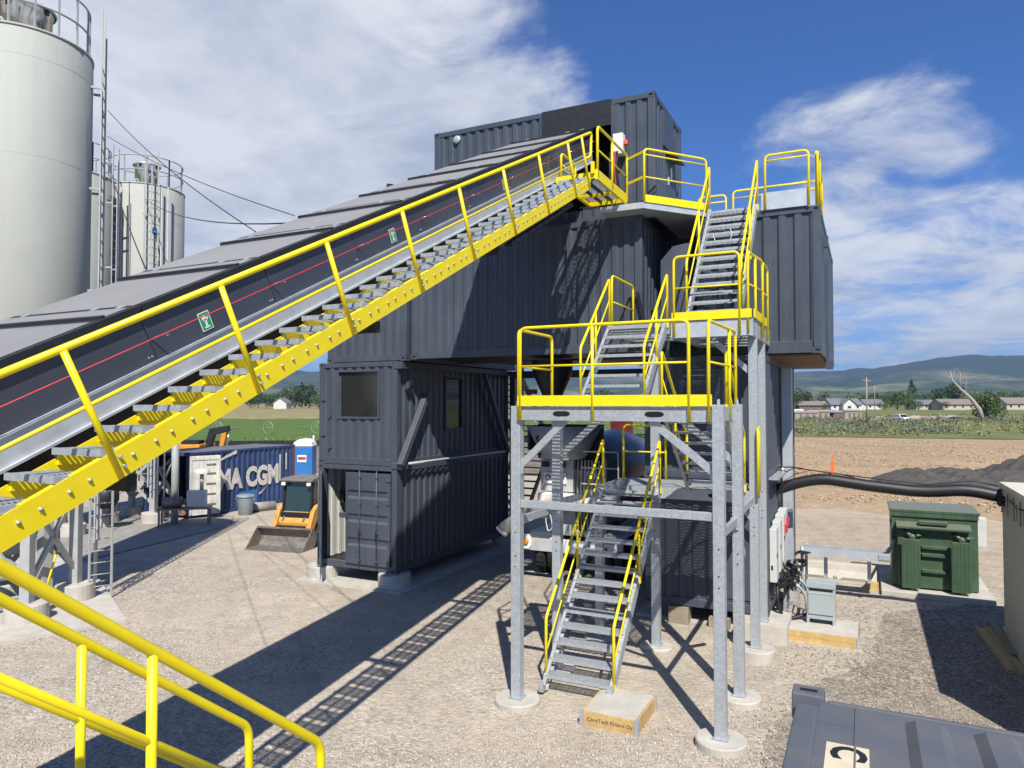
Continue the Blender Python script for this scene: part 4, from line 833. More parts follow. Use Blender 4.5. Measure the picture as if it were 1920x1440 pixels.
# ------------------------------------------------------------------ silos
RV = Vector((.8963, .4435, 0)); FV = Vector((-.4435, .8963, 0))
def silo(label, cx, cy, r, zt, zb, lad_dir, n=56, emblem=False, cage=False, fh=1.0, fr=.42, rot=.46, rail_a=(0, 2*PI)):
    t = thing('cement_silo', label, 'silo', (cx, cy, 0), group='cement silos'); c = (cx, cy, 0)
    prof = [(r*.25, zb-1.9), (r*.98, zb-.05), (r, zb)]+[(r, zt-.02), (r-.02, zt)]
    part('shell', MB().lathe(prof, c, n), 'silo_paint', t); part('roof', MB().lathe([(r-.02, zt), (r*.6, zt+.09), (0, zt+.14)], c, n), 'silo_paint', t)
    z = zb+.9
    while z < zt-.5: part('seam_ring', MB().lathe([(r, z-.006), (r+.002, z-.003), (r+.002, z+.003), (r, z+.006)], c, n), 'silo_paint', t); z += 2.05
    part('top_rim', MB().lathe([(r-.01, zt-.03), (r+.015, zt-.03), (r+.015, zt+.02), (r-.03, zt+.02)], c, n), 'silo_paint', t)
    f = part('dust_filter', MB().lathe([(fr, zt), (fr, zt+fh), (fr+.03, zt+fh), (fr+.03, zt+fh+.03)], c, 32), 'chrome', t)
    part('filter_cap', MB().lathe([(fr+.07, zt+fh+.01), (fr+.09, zt+fh+.05), (fr*.8, zt+fh+.15), (0, zt+fh+.2)], c, 32), 'galv', f)
    for a in (0.3, 1.9, 3.5, 5.1): part('clamp', MB().box(-.03, .03, -.02, .02, -.10, .04).xf(Matrix.Translation((cx+math.cos(a)*(fr+.04), cy+math.sin(a)*(fr+.04), zt+fh)) @ Matrix.Rotation(a, 4, 'Z')), 'near_black', f)
    if emblem:
        dv = Vector((10.2-cx, -14.3-cy, 0)).normalized(); u = Vector((-dv.y, dv.x, 0)); ang = math.atan2(dv.y, dv.x)+.38
        g = MB()                                                     # round two-arc emblem wrapped on the filter
        for (a0, a1, ri, ro) in ((.6, 2.9, .17, .25), (3.2, 5.2, .17, .25), (5.5, 6.6, .17, .25)):
            for k in range(10):
                q0 = a0+(a1-a0)*k/10; q1 = a0+(a1-a0)*(k+1)/10
                def W(rr, q): aa = ang+rr*math.cos(q)/fr; return (cx+(fr+.003)*math.cos(aa), cy+(fr+.003)*math.sin(aa), zt+.48+rr*math.sin(q)*1.25)
                g.quad(W(ri, q0), W(ro, q0), W(ro, q1), W(ri, q1))
        for (z0, z1, w0, w1) in ((-.09, .09, -.07, -.03), (-.09, -.05, -.03, .05), (.05, .09, -.03, .05), (-.05, .05, .03, .07)):
            def W2(w, zz): aa = ang+w/fr; return (cx+(fr+.003)*math.cos(aa), cy+(fr+.003)*math.sin(aa), zt+.48+zz)
            g.quad(W2(w0, z0), W2(w1, z0), W2(w1, z1), W2(w0, z1))
        part('emblem', g, 'blue_container', f)
    # roof guard rail
    rr = r-.08; N_ = 10
    for h in (.55, 1.08):
        pts = [(cx+rr*math.cos(rail_a[0]+(rail_a[1]-rail_a[0])*i/36), cy+rr*math.sin(rail_a[0]+(rail_a[1]-rail_a[0])*i/36), zt+h) for i in range(37)]
        part('roof_rail', MB().pipe(pts, .022, 6), 'silo_steel', t)
    for i in range(N_+1): a = rail_a[0]+(rail_a[1]-rail_a[0])*i/N_; part('rail_post', MB().bar((cx+rr*math.cos(a), cy+rr*math.sin(a), zt-.02), (cx+rr*math.cos(a), cy+rr*math.sin(a), zt+1.09), .035, .035), 'silo_steel', t)
    part('lifting_lug', MB().lathe([(.035, -.012), (.09, -.012), (.09, .012), (.035, .012), (.035, -.012)], (cx+(r-.15)*.55, cy-(r-.15)*.75, zt+.12), 16, axis=(.5,-.8,0)), 'silo_paint', t)
    # ladder
    ld = Vector((*lad_dir, 0)).normalized(); lt = Vector((-ld.y, ld.x, 0)); o = Vector(c)+ld*(r+.20); z0 = 1.4
    lm = MB()
    for q in (-.22, .22): lm.bar(o+lt*q+Vector((0,0,z0)), o+lt*q+Vector((0,0,zt+.25)), .045, .03, ld)
    ladd = part('ladder', lm, 'silo_steel', t); rg = mesh(MB().tube((-.22,0,0), (.22,0,0), .012, 6), 'rung', 'silo_steel'); z = z0+.2; an = math.atan2(lt.y, lt.x)
    while z < zt+.1: piece('rung', rg, ladd, o+Vector((0,0,z)), (0,0,an)); z += .30
    for q in (-.22, .22): part('safety_rail', MB().bar(o+lt*q*1.0+ld*.0+Vector((0,0,zt+.25)), o+lt*q+Vector((0,0,zt+1.2)), .045, .03, ld), 'silo_steel', ladd)
    part('rail_guide', MB().bar(o+ld*.06+Vector((0,0,z0)), o+ld*.06+Vector((0,0,zt+.6)), .03, .05, lt), 'silo_steel', ladd)
    z = z0+1.0
    while z < zt:
        for q in (-.22, .22): part('ladder_bracket', MB().bar(o+lt*q+Vector((0,0,z)), o+lt*q-ld*.21+Vector((0,0,z)), .04, .05), 'silo_steel', ladd)
        z += 2.3
    for q in range(2): a = lt*(.35+.22*q); part('conduit', MB().tube(o+a-ld*.05+Vector((0,0,.4)), o+a-ld*.05+Vector((0,0,zt-.1)), .03, 8), 'silo_steel', t)
    # support frame
    for i in range(4):
        a = rot+PI/4+i*PI/2; x, y = cx+r*.88*math.cos(a), cy+r*.88*math.sin(a)
        part('leg', MB().bar((x, y, .4), (x, y, zb+.3), .2, .2, (math.cos(rot), math.sin(rot), 0)), 'silo_steel', t, bevel=.01)
        b = rot+PI/4+(i+1)*PI/2; x2, y2 = cx+r*.88*math.cos(b), cy+r*.88*math.sin(b)
        part('brace', MB().bar((x, y, .7), (x2, y2, zb*.55), .07, .10), 'silo_steel', t); part('brace', MB().bar((x2, y2, .7), (x, y, zb*.55), .07, .10), 'silo_steel', t)
        part('ring_beam', MB().bar((x, y, zb*.6), (x2, y2, zb*.6), .10, .14), 'silo_steel', t)
        q_ = Vector((x-cx, y-cy, 0)); side = ('far ' if q_.dot(FV) > 0 else 'near ')+('right' if q_.dot(RV) > 0 else 'left')
        footing(x, y, .40, .42, 'concrete footing under the %s leg of the %s' % (side, label.split(',')[0]), group='silo footings')
    part('outlet_valve', MB().lathe([(r*.25, 0), (r*.22, -.35), (.15, -.5), (.15, -1.0)], (cx, cy, zb-1.9), 16), 'silo_steel', t)
    return t
silo('tall pale silo at the left edge, nearest the viewer', -6.30, -5.17, 1.30, 12.25, 4.6, (RV*.92+FV*.4)[:2], rail_a=(-2.6, 1.1), fr=.5, fh=.85)
silo('partly hidden middle silo, between the other two', -15.04, 1.22, 1.37, 12.5, 4.4, (RV*.98+FV*.1)[:2])
silo('far silo, with a blue emblem on its filter', -14.93, 4.17, 1.37, 12.75, 4.4, (.86, -.50), emblem=True)
def cable(name, pts, r, m, label, cat='cable', n=5): return single(name, MB().pipe(pts, r, n), m, label, cat)
def sag(a, b, s=.3, n=14): a = Vector(a); b = Vector(b); return [a+(b-a)*(i/n)-Vector((0,0,s*4*(i/n)*(1-i/n))) for i in range(n+1)]
lt0 = Vector((-6.30, -5.17, 0))+(RV*.92+FV*.4)*1.6
cable('guy_wire', sag(lt0+Vector((0,0,11.2)), (3.1, -7.5, 6.72), .15), .008, 'cable_black', 'upper black wire from the near silo down to the conveyor', 'wire')
cable('guy_wire', sag(lt0+Vector((0,0,10.6)), (3.1, -6.8, 7.1), .12), .007, 'cable_black', 'flatter black wire from the near silo to the conveyor cover', 'wire')
cable('guy_wire', sag(lt0+Vector((.1,0,9.9)), (3.06, -9.05, 5.97), .1), .008, 'cable_black', 'steep black wire beside the near silo ladder', 'wire')
cable('guy_wire', sag((-14.0, 3.4, 12.2), (3.06, -6.8, 7.0), .3), .012, 'cable_black', 'thin black wire running right from the far silo', 'wire')
bs = thing('level_sensor', 'small blue sensor with a cable on the far silo wall', 'sensor', (-13.66, 3.6, 11.0)); part('housing', MB().box(-13.73, -13.59, 3.53, 3.67, 10.9, 11.1), 'toilet_blue', bs); part('lead', MB().pipe([(-13.64, 3.6, 10.9), (-13.60, 3.7, 10.4), (-13.58, 3.8, 9.9), (-13.60, 3.6, 9.7)], .02, 6, .2), 'cable_black', bs)
# feed hopper frame below the near silo, shovel, loose ladder
hp = thing('feed_hopper', 'grey steel feed hopper frame below the near silo at the left edge', 'hopper', (-7.4, -6.1, 0))
for (x, y) in ((-6.3, -4.55), (-8.4, -6.8), (-6.35, -6.7)): part('column', MB().box(x-.12, x+.12, y-.12, y+.12, .05, 2.5), 'silo_steel', hp, bevel=.01)
part('diagonal', MB().bar((-6.4, -4.6, .4), (-7.9, -6.1, 2.3), .10, .16), 'silo_steel', hp); part('base_beam', MB().box(-8.4, -6.2, -6.75, -6.6, .1, .35), 'silo_steel', hp); part('base_beam', MB().box(-6.4, -6.2, -6.6, -4.7, .1, .3), 'silo_steel', hp)
part('hopper_skin', MB().prism([(-8.3, 2.4), (-6.2, 2.4), (-6.9, 1.1), (-7.6, 1.1)], 'y', -6.5, -4.8), 'silo_steel', hp); part('screw_conveyor', MB().tube((-8.6, -6.2, .6), (-5.9, -5.2, .9), .16, 16), 'silo_steel', hp)
sv = thing('shovel', 'long shovel with a yellow handle leaning on the grey column', 'shovel', (-5.95, -4.75, .06))
part('grip', MB().tube((-6.15, -4.35, 1.25), (-6.17, -4.33, 1.62), .025, 10), 'rubber', sv); part('shaft', MB().tube((-5.98, -4.7, .42), (-6.15, -4.35, 1.25), .022, 10), 'yellow', sv); part('socket', MB().tube((-5.93, -4.78, .18), (-5.98, -4.7, .42), .026, 10), 'sign_red', sv); part('blade', MB().box(-6.03, -5.83, -4.80, -4.78, .03, .25), 'bucket_steel', sv)
for (x, y, h, lb) in ((-5.55, -3.75, 2.1, 'grey ladder rail pair standing at the slab edge below the conveyor'),):
    l_ = thing('service_ladder', lb, 'ladder', (x, y, .05))
    for q in (-.2, .2): part('side_rail', MB().bar((x+q*.5, y+q, .05), (x+q*.5, y+q, 2.6), .05, .03), 'silo_steel', l_)
    for k in range(9): part('rung', MB().tube((x-.1, y-.2, .3+k*.27), (x+.1, y+.2, .3+k*.27), .012, 6), 'silo_steel', l_)
# pump bench and black drum between the silo legs
pb = thing('pump_bench', 'pump motors and a control box on a steel bench by the silos', 'machine', (-12.0, 4.2, 0))
def lb(mb): return mb
bx0 = Vector((-12.2, 3.9, 0)); u = Vector((.75, .66, 0)).normalized(); w = Vector((-u.y, u.x, 0))
Mb = frame(bx0, u, w)
part('bench_top', MB().box(-.9, .9, -.3, .3, .62, .68).xf(Mb), 'bucket_steel', pb)
for x in (-.85, .8):
    for y in (-.28, .22): part('leg', MB().box(x, x+.06, y, y+.06, 0, .62).xf(Mb), 'bucket_steel', pb)
part('motor', MB().tube(Mb @ Vector((-.75, 0, .88)), Mb @ Vector((-.1, 0, .88)), .19, 18).tube(Mb @ Vector((-.1, 0, .88)), Mb @ Vector((.15, 0, .88)), .11, 14), 'bucket_steel', pb); part('control_box', MB().box(.1, .75, -.28, .12, .75, 1.3).xf(Mb), 'cabinet', pb, bevel=.01)
part('vent_stack', MB().tube(Mb @ Vector((.55, .1, 1.3)), Mb @ Vector((.55, .1, 1.9)), .07, 12).lathe([(.26, 0), (.26, .12), (.1, .18), (0, .18)], Mb @ Vector((.55, .1, 1.9)), 20), 'dirty_white', pb)
bd = thing('black_vessel', 'round black vessel on thin legs between the silo columns', 'vessel', (-15.0, 3.0, 0))
part('vessel', MB().lathe([(0, .75), (.3, .82), (.42, 1.05), (.42, 1.35), (.3, 1.55), (0, 1.62)], (-13.9, 2.0, 0), 24), 'near_black', bd)
for k in range(3): a = k*2.1; part('leg', MB().tube((-13.9+.35*math.cos(a), 2.0+.35*math.sin(a), 0), (-13.9+.3*math.cos(a), 2.0+.3*math.sin(a), 1.0), .025, 8), 'near_black', bd)
gp = single('support_column', MB().tube((-12.76, 3.91, 0), (-12.76, 3.91, 4.2), .13, 16), 'silo_steel', 'round grey steel column just left of the blue container', 'column')

ex_ = thing('exhaust_stack', 'short chrome exhaust pipe poking out behind the conveyor cover', 'pipe', (-1.0, .5, 8.11)); part('pipe', MB().tube((-1.1, .5, 8.12), (-.25, .15, 9.90), .17, 16), 'chrome', ex_); part('rim', MB().lathe([(.13, 0), (.17, .01), (.17, .05), (.13, .06)], (-.26, .155, 9.86), 18, axis=(.85, -.35, 1.78)), 'near_black', ex_)
# ------------------------------------------------------------------ mixer truck in the bay
TK = thing('mixer_truck', 'white concrete mixer truck parked rear-first in the shaded bay', 'truck', (3.6, 5.6, 0))
def wheel(par, x, y, z, r, w, m_rim='bucket_steel'):
    s = MB(); ax = (1,0,0); s.lathe([(r*.55, -w/2), (r*.86, -w/2), (r*.97, -w/2+.05), (r, -w/2+.09), (r, w/2-.09), (r*.97, w/2-.05), (r*.86, w/2), (r*.55, w/2)], (x, y, z), 32, axis=ax)
    wv = part('wheel', s, 'rubber', par); part('rim', MB().lathe([(r*.56, -w/2+.02), (r*.40, -w*.12), (r*.18, -w*.12), (r*.16, -w*.3), (0, -w*.3)], (x, y, z), 24, axis=ax).lathe([(r*.56, w/2-.02), (r*.40, w*.12), (r*.18, w*.12), (r*.16, w*.3), (0, w*.3)], (x, y, z), 24, axis=ax), m_rim, wv)
    tr = MB()
    for k in range(26): a = 2*PI*k/26; tr.bar((x-w*.33, y+(r+.004)*math.cos(a), z+(r+.004)*math.sin(a)), (x+w*.33, y+(r+.004)*math.cos(a+.06), z+(r+.004)*math.sin(a+.06)), .03, .016, (0, math.cos(a), math.sin(a)))
    part('tread', tr, 'rubber', wv); return wv
for y in (2.75, 4.15):
    for x in (2.52, 2.86, 4.34, 4.68): wheel(TK, x, y, .52, .52, .29)
for x in (2.6, 4.6): wheel(TK, x, 8.6, .52, .52, .32)
for x in (3.15, 3.92): part('frame_rail', MB().box(x, x+.13, 1.75, 9.6, .86, 1.12), 'near_black', TK)
part('axle', MB().tube((2.6, 2.75, .55), (4.6, 2.75, .55), .10, 12).lathe([(.05,-.25),(.22,-.12),(.24,0),(.22,.12),(.05,.25)], (3.6, 2.75, .56), 16, axis=(1,0,0)), 'bucket_steel', TK)
part('rear_bumper', MB().box(2.40, 3.35, 1.50, 1.62, .80, 1.10), 'drum_grey', TK, bevel=.01); part('rear_bumper', MB().box(3.40, 4.85, 1.52, 1.64, .80, 1.12), 'white_paint', TK, bevel=.01)
part('lamp_plate', MB().prism([(2.36, .92), (2.42, .84), (2.60, .84), (2.66, .92), (2.66, 1.12), (2.60, 1.2), (2.42, 1.2), (2.36, 1.12)], 'y', 1.46, 1.495), 'white_paint', TK)
part('tail_lamp', MB().lathe([(.09, 0), (.09, .03), (.06, .045), (0, .05)], (2.51, 1.46, 1.02), 18, axis=(0,-1,0)), 'excavator_orange', TK); part('tail_lamp', MB().lathe([(.09, 0), (.09, .03), (.06, .045), (0, .05)], (4.55, 1.51, .97), 18, axis=(0,-1,0)), 'sign_red', TK)
for x0 in (2.36, 4.2): part('fender', MB().box(x0, x0+.66, 2.15, 4.8, 1.12, 1.18).box(x0, x0+.66, 2.05, 2.15, .85, 1.18), 'white_paint', TK, bevel=.015)
part('deck_shelf', MB().box(2.75, 4.72, 1.66, 2.35, 2.02, 2.22), 'white_paint', TK, bevel=.02)
part('pedestal', MB().box(2.95, 4.3, 2.15, 2.5, 1.12, 3.05), 'drum_grey', TK); part('dial_panel', MB().box(2.80, 3.42, 1.93, 1.98, 2.45, 2.72), 'white_paint', TK); part('control_housing', MB().box(2.70, 3.60, 1.98, 2.12, 2.25, 3.15), 'drum_grey', TK)
for k in range(3):
    d = part('dial', MB().lathe([(.075, 0), (.075, .012), (.05, .014), (0, .014)], (2.92+.19*k, 1.93, 2.60), 18, axis=(0,-1,0)), 'sign_red', TK); part('dial_face', MB().lathe([(.045, .014), (.045, .018), (0, .018)], (2.92+.19*k, 1.93, 2.60), 16, axis=(0,-1,0)), 'white_paint', d)
for x in (2.86, 3.3): part('work_lamp', MB().box(x-.09, x+.09, 1.86, 1.97, 2.86, 3.0), 'near_black', TK, bevel=.02)
ax_a = Vector((3.6, 2.55, 2.95)); ax_b = Vector((3.6, 7.9, 2.25)); axv = (ax_b-ax_a)
part('drum', MB().lathe([(.50, 0), (.62, .25), (1.05, 1.9), (1.12, 2.6), (1.10, 3.6), (.76, 4.8), (.45, 5.25), (0, 5.3)], ax_a, 40, axis=axv), 'drum_blue', TK)
part('drum_stripe', MB().lathe([(1.06, 1.9), (1.125, 2.5), (1.125, 2.85), (1.115, 3.1)], ax_a, 40, axis=axv, a0=.2, a1=2.9), 'dark_red', TK)
hop = part('charge_hopper', MB().lathe([(.95, .82), (.98, .84), (.55, .05), (.50, 0), (.52, .02), (.92, .80)], (3.35, 2.0, 3.08), 28), 'drum_grey', TK)
part('hopper_shroud', MB().box(2.5, 4.3, 2.25, 2.32, 3.05, 3.95).box(2.5, 2.56, 1.6, 2.3, 3.3, 3.92), 'near_black', TK)
text_part('lettering', 'OMC', .34, 'near_black', hop, frame((3.30, 1.20, 3.62), (1,0,0), (0,.45,.9)), .003, .01)
# discharge chute: half pipe in two folded sections
def trough(a, b, r0, r1, n=14):
    a = Vector(a); b = Vector(b); d = (b-a).normalized(); u_ = d.cross(Vector((0,0,1))).normalized(); w_ = u_.cross(d); mb = MB(); rows = []
    for (c, rr) in ((a, r0), (b, r1), (b, r1-.015), (a, r0-.015)): rows.append([c+u_*rr*math.cos(PI+PI*i/n)+w_*rr*math.sin(PI+PI*i/n) for i in range(n+1)])
    vs_ = sum(rows, []); m_ = n+1; fs = []
    for k in range(4):
        k2 = (k+1) % 4
        for i in range(n): fs.append((k*m_+i, k*m_+i+1, k2*m_+i+1, k2*m_+i))
    return mb.add(vs_, fs, True)
ch = part('discharge_chute', trough((3.35, 1.45, 2.35), (2.45, 1.28, 1.78), .24, .27), 'dirty_white', TK); part('chute_section', trough((2.62, 1.22, 1.98), (1.98, 1.02, 1.46), .28, .31), 'dirty_white', ch)
part('chute_lip', trough((2.02, 1.033, 1.492), (1.96, 1.014, 1.444), .335, .345), 'white_paint', ch); part('chute_arm', MB().bar((3.5, 1.5, 2.0), (2.05, 1.16, 1.30), .07, .10), 'white_paint', ch)
part('pail', MB().lathe([(.22, 0), (.27, .35), (.27, .37), (.25, .37)], (2.98, 1.72, 1.62), 20), 'plate_cream', TK); part('rope', MB().pipe([(3.1, 1.5, 1.95), (3.2, 1.46, 1.7), (3.25, 1.46, 1.4), (3.12, 1.47, 1.3), (3.05, 1.48, 1.6), (3.1, 1.5, 1.95)], .012, 6, .1), 'white_paint', TK)
for (x, z0, z1) in ((4.5, 2.2, 3.3), (4.85, 2.2, 3.3)): part('grab_bar', MB().tube((x, 1.75, z0), (x, 1.75, z1), .018, 8), 'white_paint', TK)
for z in (2.5, 2.9, 3.3): part('grab_bar', MB().tube((3.9, 1.75, z), (4.85, 1.75, z), .016, 8), 'white_paint', TK)
for k in range(8): part('hydraulic_hose', MB().pipe([(3.7+.09*k, 1.95, 3.1), (3.75+.1*k, 1.75, 2.8-.05*k), (3.72+.09*k, 1.8, 2.3), (3.7+.08*k, 1.95, 1.3)], .022, 6, .3), 'cable_black', TK)
part('water_tank', MB().tube((2.75, 5.2, 1.55), (2.75, 6.6, 1.55), .30, 20), 'drum_blue', TK)
cb_ = part('cab', MB().prism([(7.9, 1.0), (9.9, 1.0), (9.9, 1.9), (9.35, 2.75), (7.9, 2.85)], 'x', 2.45, 4.75), 'white_paint', TK, bevel=.06); part('rear_window', MB().box(3.0, 4.2, 7.86, 7.9, 1.9, 2.5), 'glass_dark', cb_)
TK.location.y += .55
mt = single('red_mast', MB().box(2.15, 2.85, 9.8, 10.2, 0, 4.6), 'dark_red', 'dark red steel mast standing behind the mixer truck hopper', 'mast')

# ------------------------------------------------------------------ compact track loader
SK = thing('track_loader', 'yellow compact track loader with a low grey bucket beside the left stack', 'loader', (-5.95, 1.96, 0), R(10.4))
def lp(name, mb, m, par=None, bevel=0): return part(name, mb, m, par or SK, local=True, bevel=bevel)
# bucket: open towards -y, lip on the ground
bw = .98; bk = MB(); prof = [(0, .02), (.62, .03), (.78, .14), (.82, .30), (.74, .52), (.62, .60)]
pts_in = [(y, z) for y, z in prof]; pts_out = [(y+.03, z-.03 if z < .3 else z) for y, z in prof]
for (p, q) in zip(prof, prof[1:]): bk.quad((-bw, p[0], p[1]), (bw, p[0], p[1]), (bw, q[0], q[1]), (-bw, q[0], q[1])); bk.quad((-bw, p[0]+.025, p[1]-.02), (-bw, q[0]+.025, q[1]-.02), (bw, q[0]+.025, q[1]-.02), (bw, p[0]+.025, p[1]-.02))
bkt = lp('bucket', bk, 'bucket_steel')
for x in (-bw, bw): lp('bucket_side', MB().prism([(0, .0), (.62, .01), (.80, .12), (.84, .30), (.76, .54), (.60, .60)], 'x', x-.012, x+.012), 'bucket_steel', bkt)
lp('cutting_edge', MB().box(-bw, bw, -.05, .14, .0, .022), 'bucket_steel', bkt); lp('bucket_rim', MB().bar((-bw, .62, .60), (bw, .62, .60), .06, .05), 'bucket_steel', bkt)
lp('coupler', MB().box(-.5, .5, .86, 1.0, .15, .62), 'near_black')
for sx in (-1, 1):
    x = sx*.62
    am = MB(); am.prism([(.95, .40), (1.12, .36), (1.5, .95), (3.3, 1.42), (3.3, 1.62), (1.40, 1.22), (1.18, 1.05), (.95, .55)], 'x', x-.07, x+.07); lp('lift_arm', am, 'cab_yellow', bevel=.015)
    lp('tilt_cylinder', MB().tube((x*.6, 1.05, .75), (x*.6, 1.5, 1.15), .035, 10), 'chrome')
    tm = MB(); tp = [(1.15, .02), (2.75, .02), (3.05, .22), (2.85, .50), (2.2, .62), (1.45, .55), (1.0, .26)]
    tp = [(p.x, p.y) for p in fillet([Vector((a, b, 0)) for a, b in tp+[tp[0]]], .18)]
    tm.prism(tp[:-1], 'x', sx*.55, sx*.93) if sx > 0 else tm.prism(tp[:-1], 'x', sx*.93, sx*.55)
    tk = lp('track', tm, 'rubber'); lp('track_frame', MB().box(sx*.935-.01 if sx > 0 else sx*.935-.01, sx*.935+.012, 1.4, 2.7, .16, .42), 'near_black', tk)
    for k in range(4): lp('roller', MB().lathe([(.12, -.02), (.12, .02), (0, .03)], (sx*.95, 1.42+.4*k, .20), 14, axis=(sx,0,0)), 'bucket_steel', tk)
lp('chassis', MB().box(-.52, .52, 1.15, 3.2, .35, 1.0), 'near_black', bevel=.02); lp('nose_plate', MB().prism([(1.08, .42), (1.22, .42), (1.40, 1.0), (1.28, 1.02), (1.05, .7)], 'x', -.54, .54), 'cab_yellow', bevel=.02)
for sx in (-1, 1): lp('side_cover', MB().prism([(1.25, .62), (2.6, .66), (2.6, 1.0), (1.32, 1.0)], 'x', sx*.53-.02, sx*.53+.02), 'cab_yellow', None, .01)
lp('engine_hood', MB().box(-.55, .55, 2.45, 3.35, .9, 1.55), 'cab_yellow', bevel=.05)
cb = lp('cab', MB().bar((-.50, 1.28, .95), (-.50, 1.42, 2.0), .06, .08).bar((.50, 1.28, .95), (.50, 1.42, 2.0), .06, .08).bar((-.50, 2.45, .95), (-.50, 2.45, 2.0), .06, .08).bar((.50, 2.45, .95), (.50, 2.45, 2.0), .06, .08).box(-.53, .53, 1.24, 1.32, .93, .99).box(-.53, -.47, 1.32, 2.5, .93, .99).box(.47, .53, 1.32, 2.5, .93, .99), 'near_black')
lp('cab_roof', MB().prism([(1.25, 1.96), (2.58, 1.96), (2.58, 2.04), (2.3, 2.10), (1.35, 2.08), (1.22, 2.02)], 'x', -.58, .58), 'bucket_steel', cb, bevel=.02)
lp('windscreen', MB().prism([(1.30, .98), (1.32, .98), (1.43, 1.96), (1.41, 1.96)], 'x', -.47, .47), 'glass_green', cb)
for sx in (-.5, .5): lp('side_window', MB().box(sx-.008, sx+.008, 1.44, 2.42, 1.0, 1.95), 'glass_green', cb)
lp('wiper', MB().bar((.02, 1.31, 1.05), (-.12, 1.39, 1.7), .012, .012), 'near_black', cb)
for sx in (-1, 1): lp('head_lamp', MB().box(sx*.46-.07, sx*.46+.07, 1.20, 1.26, 1.85, 1.95), 'white_paint', cb, .01)

# ------------------------------------------------------------------ blue container with worn lettering
Nc = Vector((-13.23, 4.9, 0)); Fc = Vector((-13.55, 10.99, 0)); ud = (Fc-Nc).normalized(); BL = 6.06; rzc = math.atan2(ud.y, ud.x)
BC = thing('blue_container', 'weathered dark blue container with white lettering and an open door', 'container', Nc, rzc)
# own frame: x along the long side from near to far, y to the left (away from the viewer), side with lettering at y = 0 facing -y
def bp_(name, mb, m, par=None, bevel=0): return part(name, mb, m, par or BC, local=True, bevel=bevel)
W_, H_ = 2.44, 2.59
bp_('wall_panel', MB().corr((.12, .016, 0), (1,0,0), (0,-1,0), BL-.24, .15, H_-.1, .30, .045), 'blue_container'); bp_('wall_panel', MB().corr((.12, W_-.016, 0), (1,0,0), (0,1,0), BL-.24, .15, H_-.1, .30, .045), 'blue_container'); bp_('wall_panel', MB().box(BL-.05, BL-.02, .1, W_-.1, .15, H_-.1), 'rust')
for x in (0, BL-.14):
    for y in (0, W_-.14): bp_('corner_post', MB().box(x, x+.14, y, y+.14, .11, H_-.11), 'rust' if x else 'blue_container'); bp_('corner_casting', MB().casting(x-.003, x+.15, y-.003, y+.145, 0, .115), 'rust' if x else 'blue_container'); bp_('corner_casting', MB().casting(x-.003, x+.15, y-.003, y+.145, H_-.115, H_), 'rust' if x else 'blue_container')
for y in (.002, W_-.062): bp_('bottom_rail', MB().box(.15, BL-.15, y, y+.06, .0, .16), 'blue_container'); bp_('top_rail', MB().box(.15, BL-.15, y, y+.06, H_-.10, H_-.01), 'blue_container')
rf = MB().corr((.06, .06, 0), (1,0,0), (0,0,1), BL-.12, 0, W_-.12, .42, .02, vert=(0,1,0)); rf.xf(Matrix.Translation((0,0,H_-.012))); bp_('roof_panel', rf, 'container_roof')
bp_('floor_panel', MB().box(.02, BL-.06, .06, W_-.06, .14, .17), 'plywood'); bp_('door_header', MB().box(.0, .10, .15, W_-.15, H_-.14, H_-.02), 'blue_container')
def bdoor(hinge, ang, flip):
    M = Matrix.Translation(Vector(hinge)) @ Matrix.Rotation(ang, 4, 'Z')
    d = bp_('door', MB().box(0, 1.16, -.03, .03, .16, H_-.14).xf(M), 'dirty_white')
    for z in (.55, .95, 1.35, 1.75, 2.1): bp_('door_rib', MB().box(.62, .98, -.05, -.031, z-.03, z+.03).xf(M), 'bucket_steel', d)
    bp_('door_frame', MB().box(1.08, 1.16, -.055, -.031, .2, H_-.18).box(0, .07, -.055, -.031, .2, H_-.18).box(.07, 1.08, -.055, -.031, H_-.30, H_-.18).xf(M), 'dirty_white', d)
bdoor((-.02, -.06, 0), R(-24), 1)
text_part('lettering', 'CMA CGM', 1.12, 'letter_white', BC, Matrix.Translation((2.9, -.004, 1.32)) @ Matrix.Rotation(PI/2, 4, 'X'), .004, .055, .80, local=True)
sw = MB()
for k in range(12):
    f0, f1 = k/12, (k+1)/12
    def S_(f, h): return (1.0+1.45*f, -.006, 1.78+.62*f**.55+h*(.03+.13*f))
    sw.quad(S_(f0, 0), S_(f1, 0), S_(f1, 1), S_(f0, 1))
bp_('swoosh', sw, 'letter_white'); s2 = MB()
for k in range(6):
    f0, f1 = k/6, (k+1)/6
    def S2(f, h): return (3.75+.5*f, -.006, .55+.36*f**1.6+h*(.09-.07*f))
    s2.quad(S2(f0, 0), S2(f1, 0), S2(f1, 1), S2(f0, 1))
bp_('swoosh', s2, 'letter_white'); bp_('paint_patch', MB().box(2.6, 3.65, -.006, -.003, .2, .78), 'toilet_blue')
bp_('id_marks', MB().box(5.02, 5.10, -.006, -.003, 1.0, 2.2).box(5.42, 5.50, -.006, -.003, 1.5, 2.25), 'letter_white')
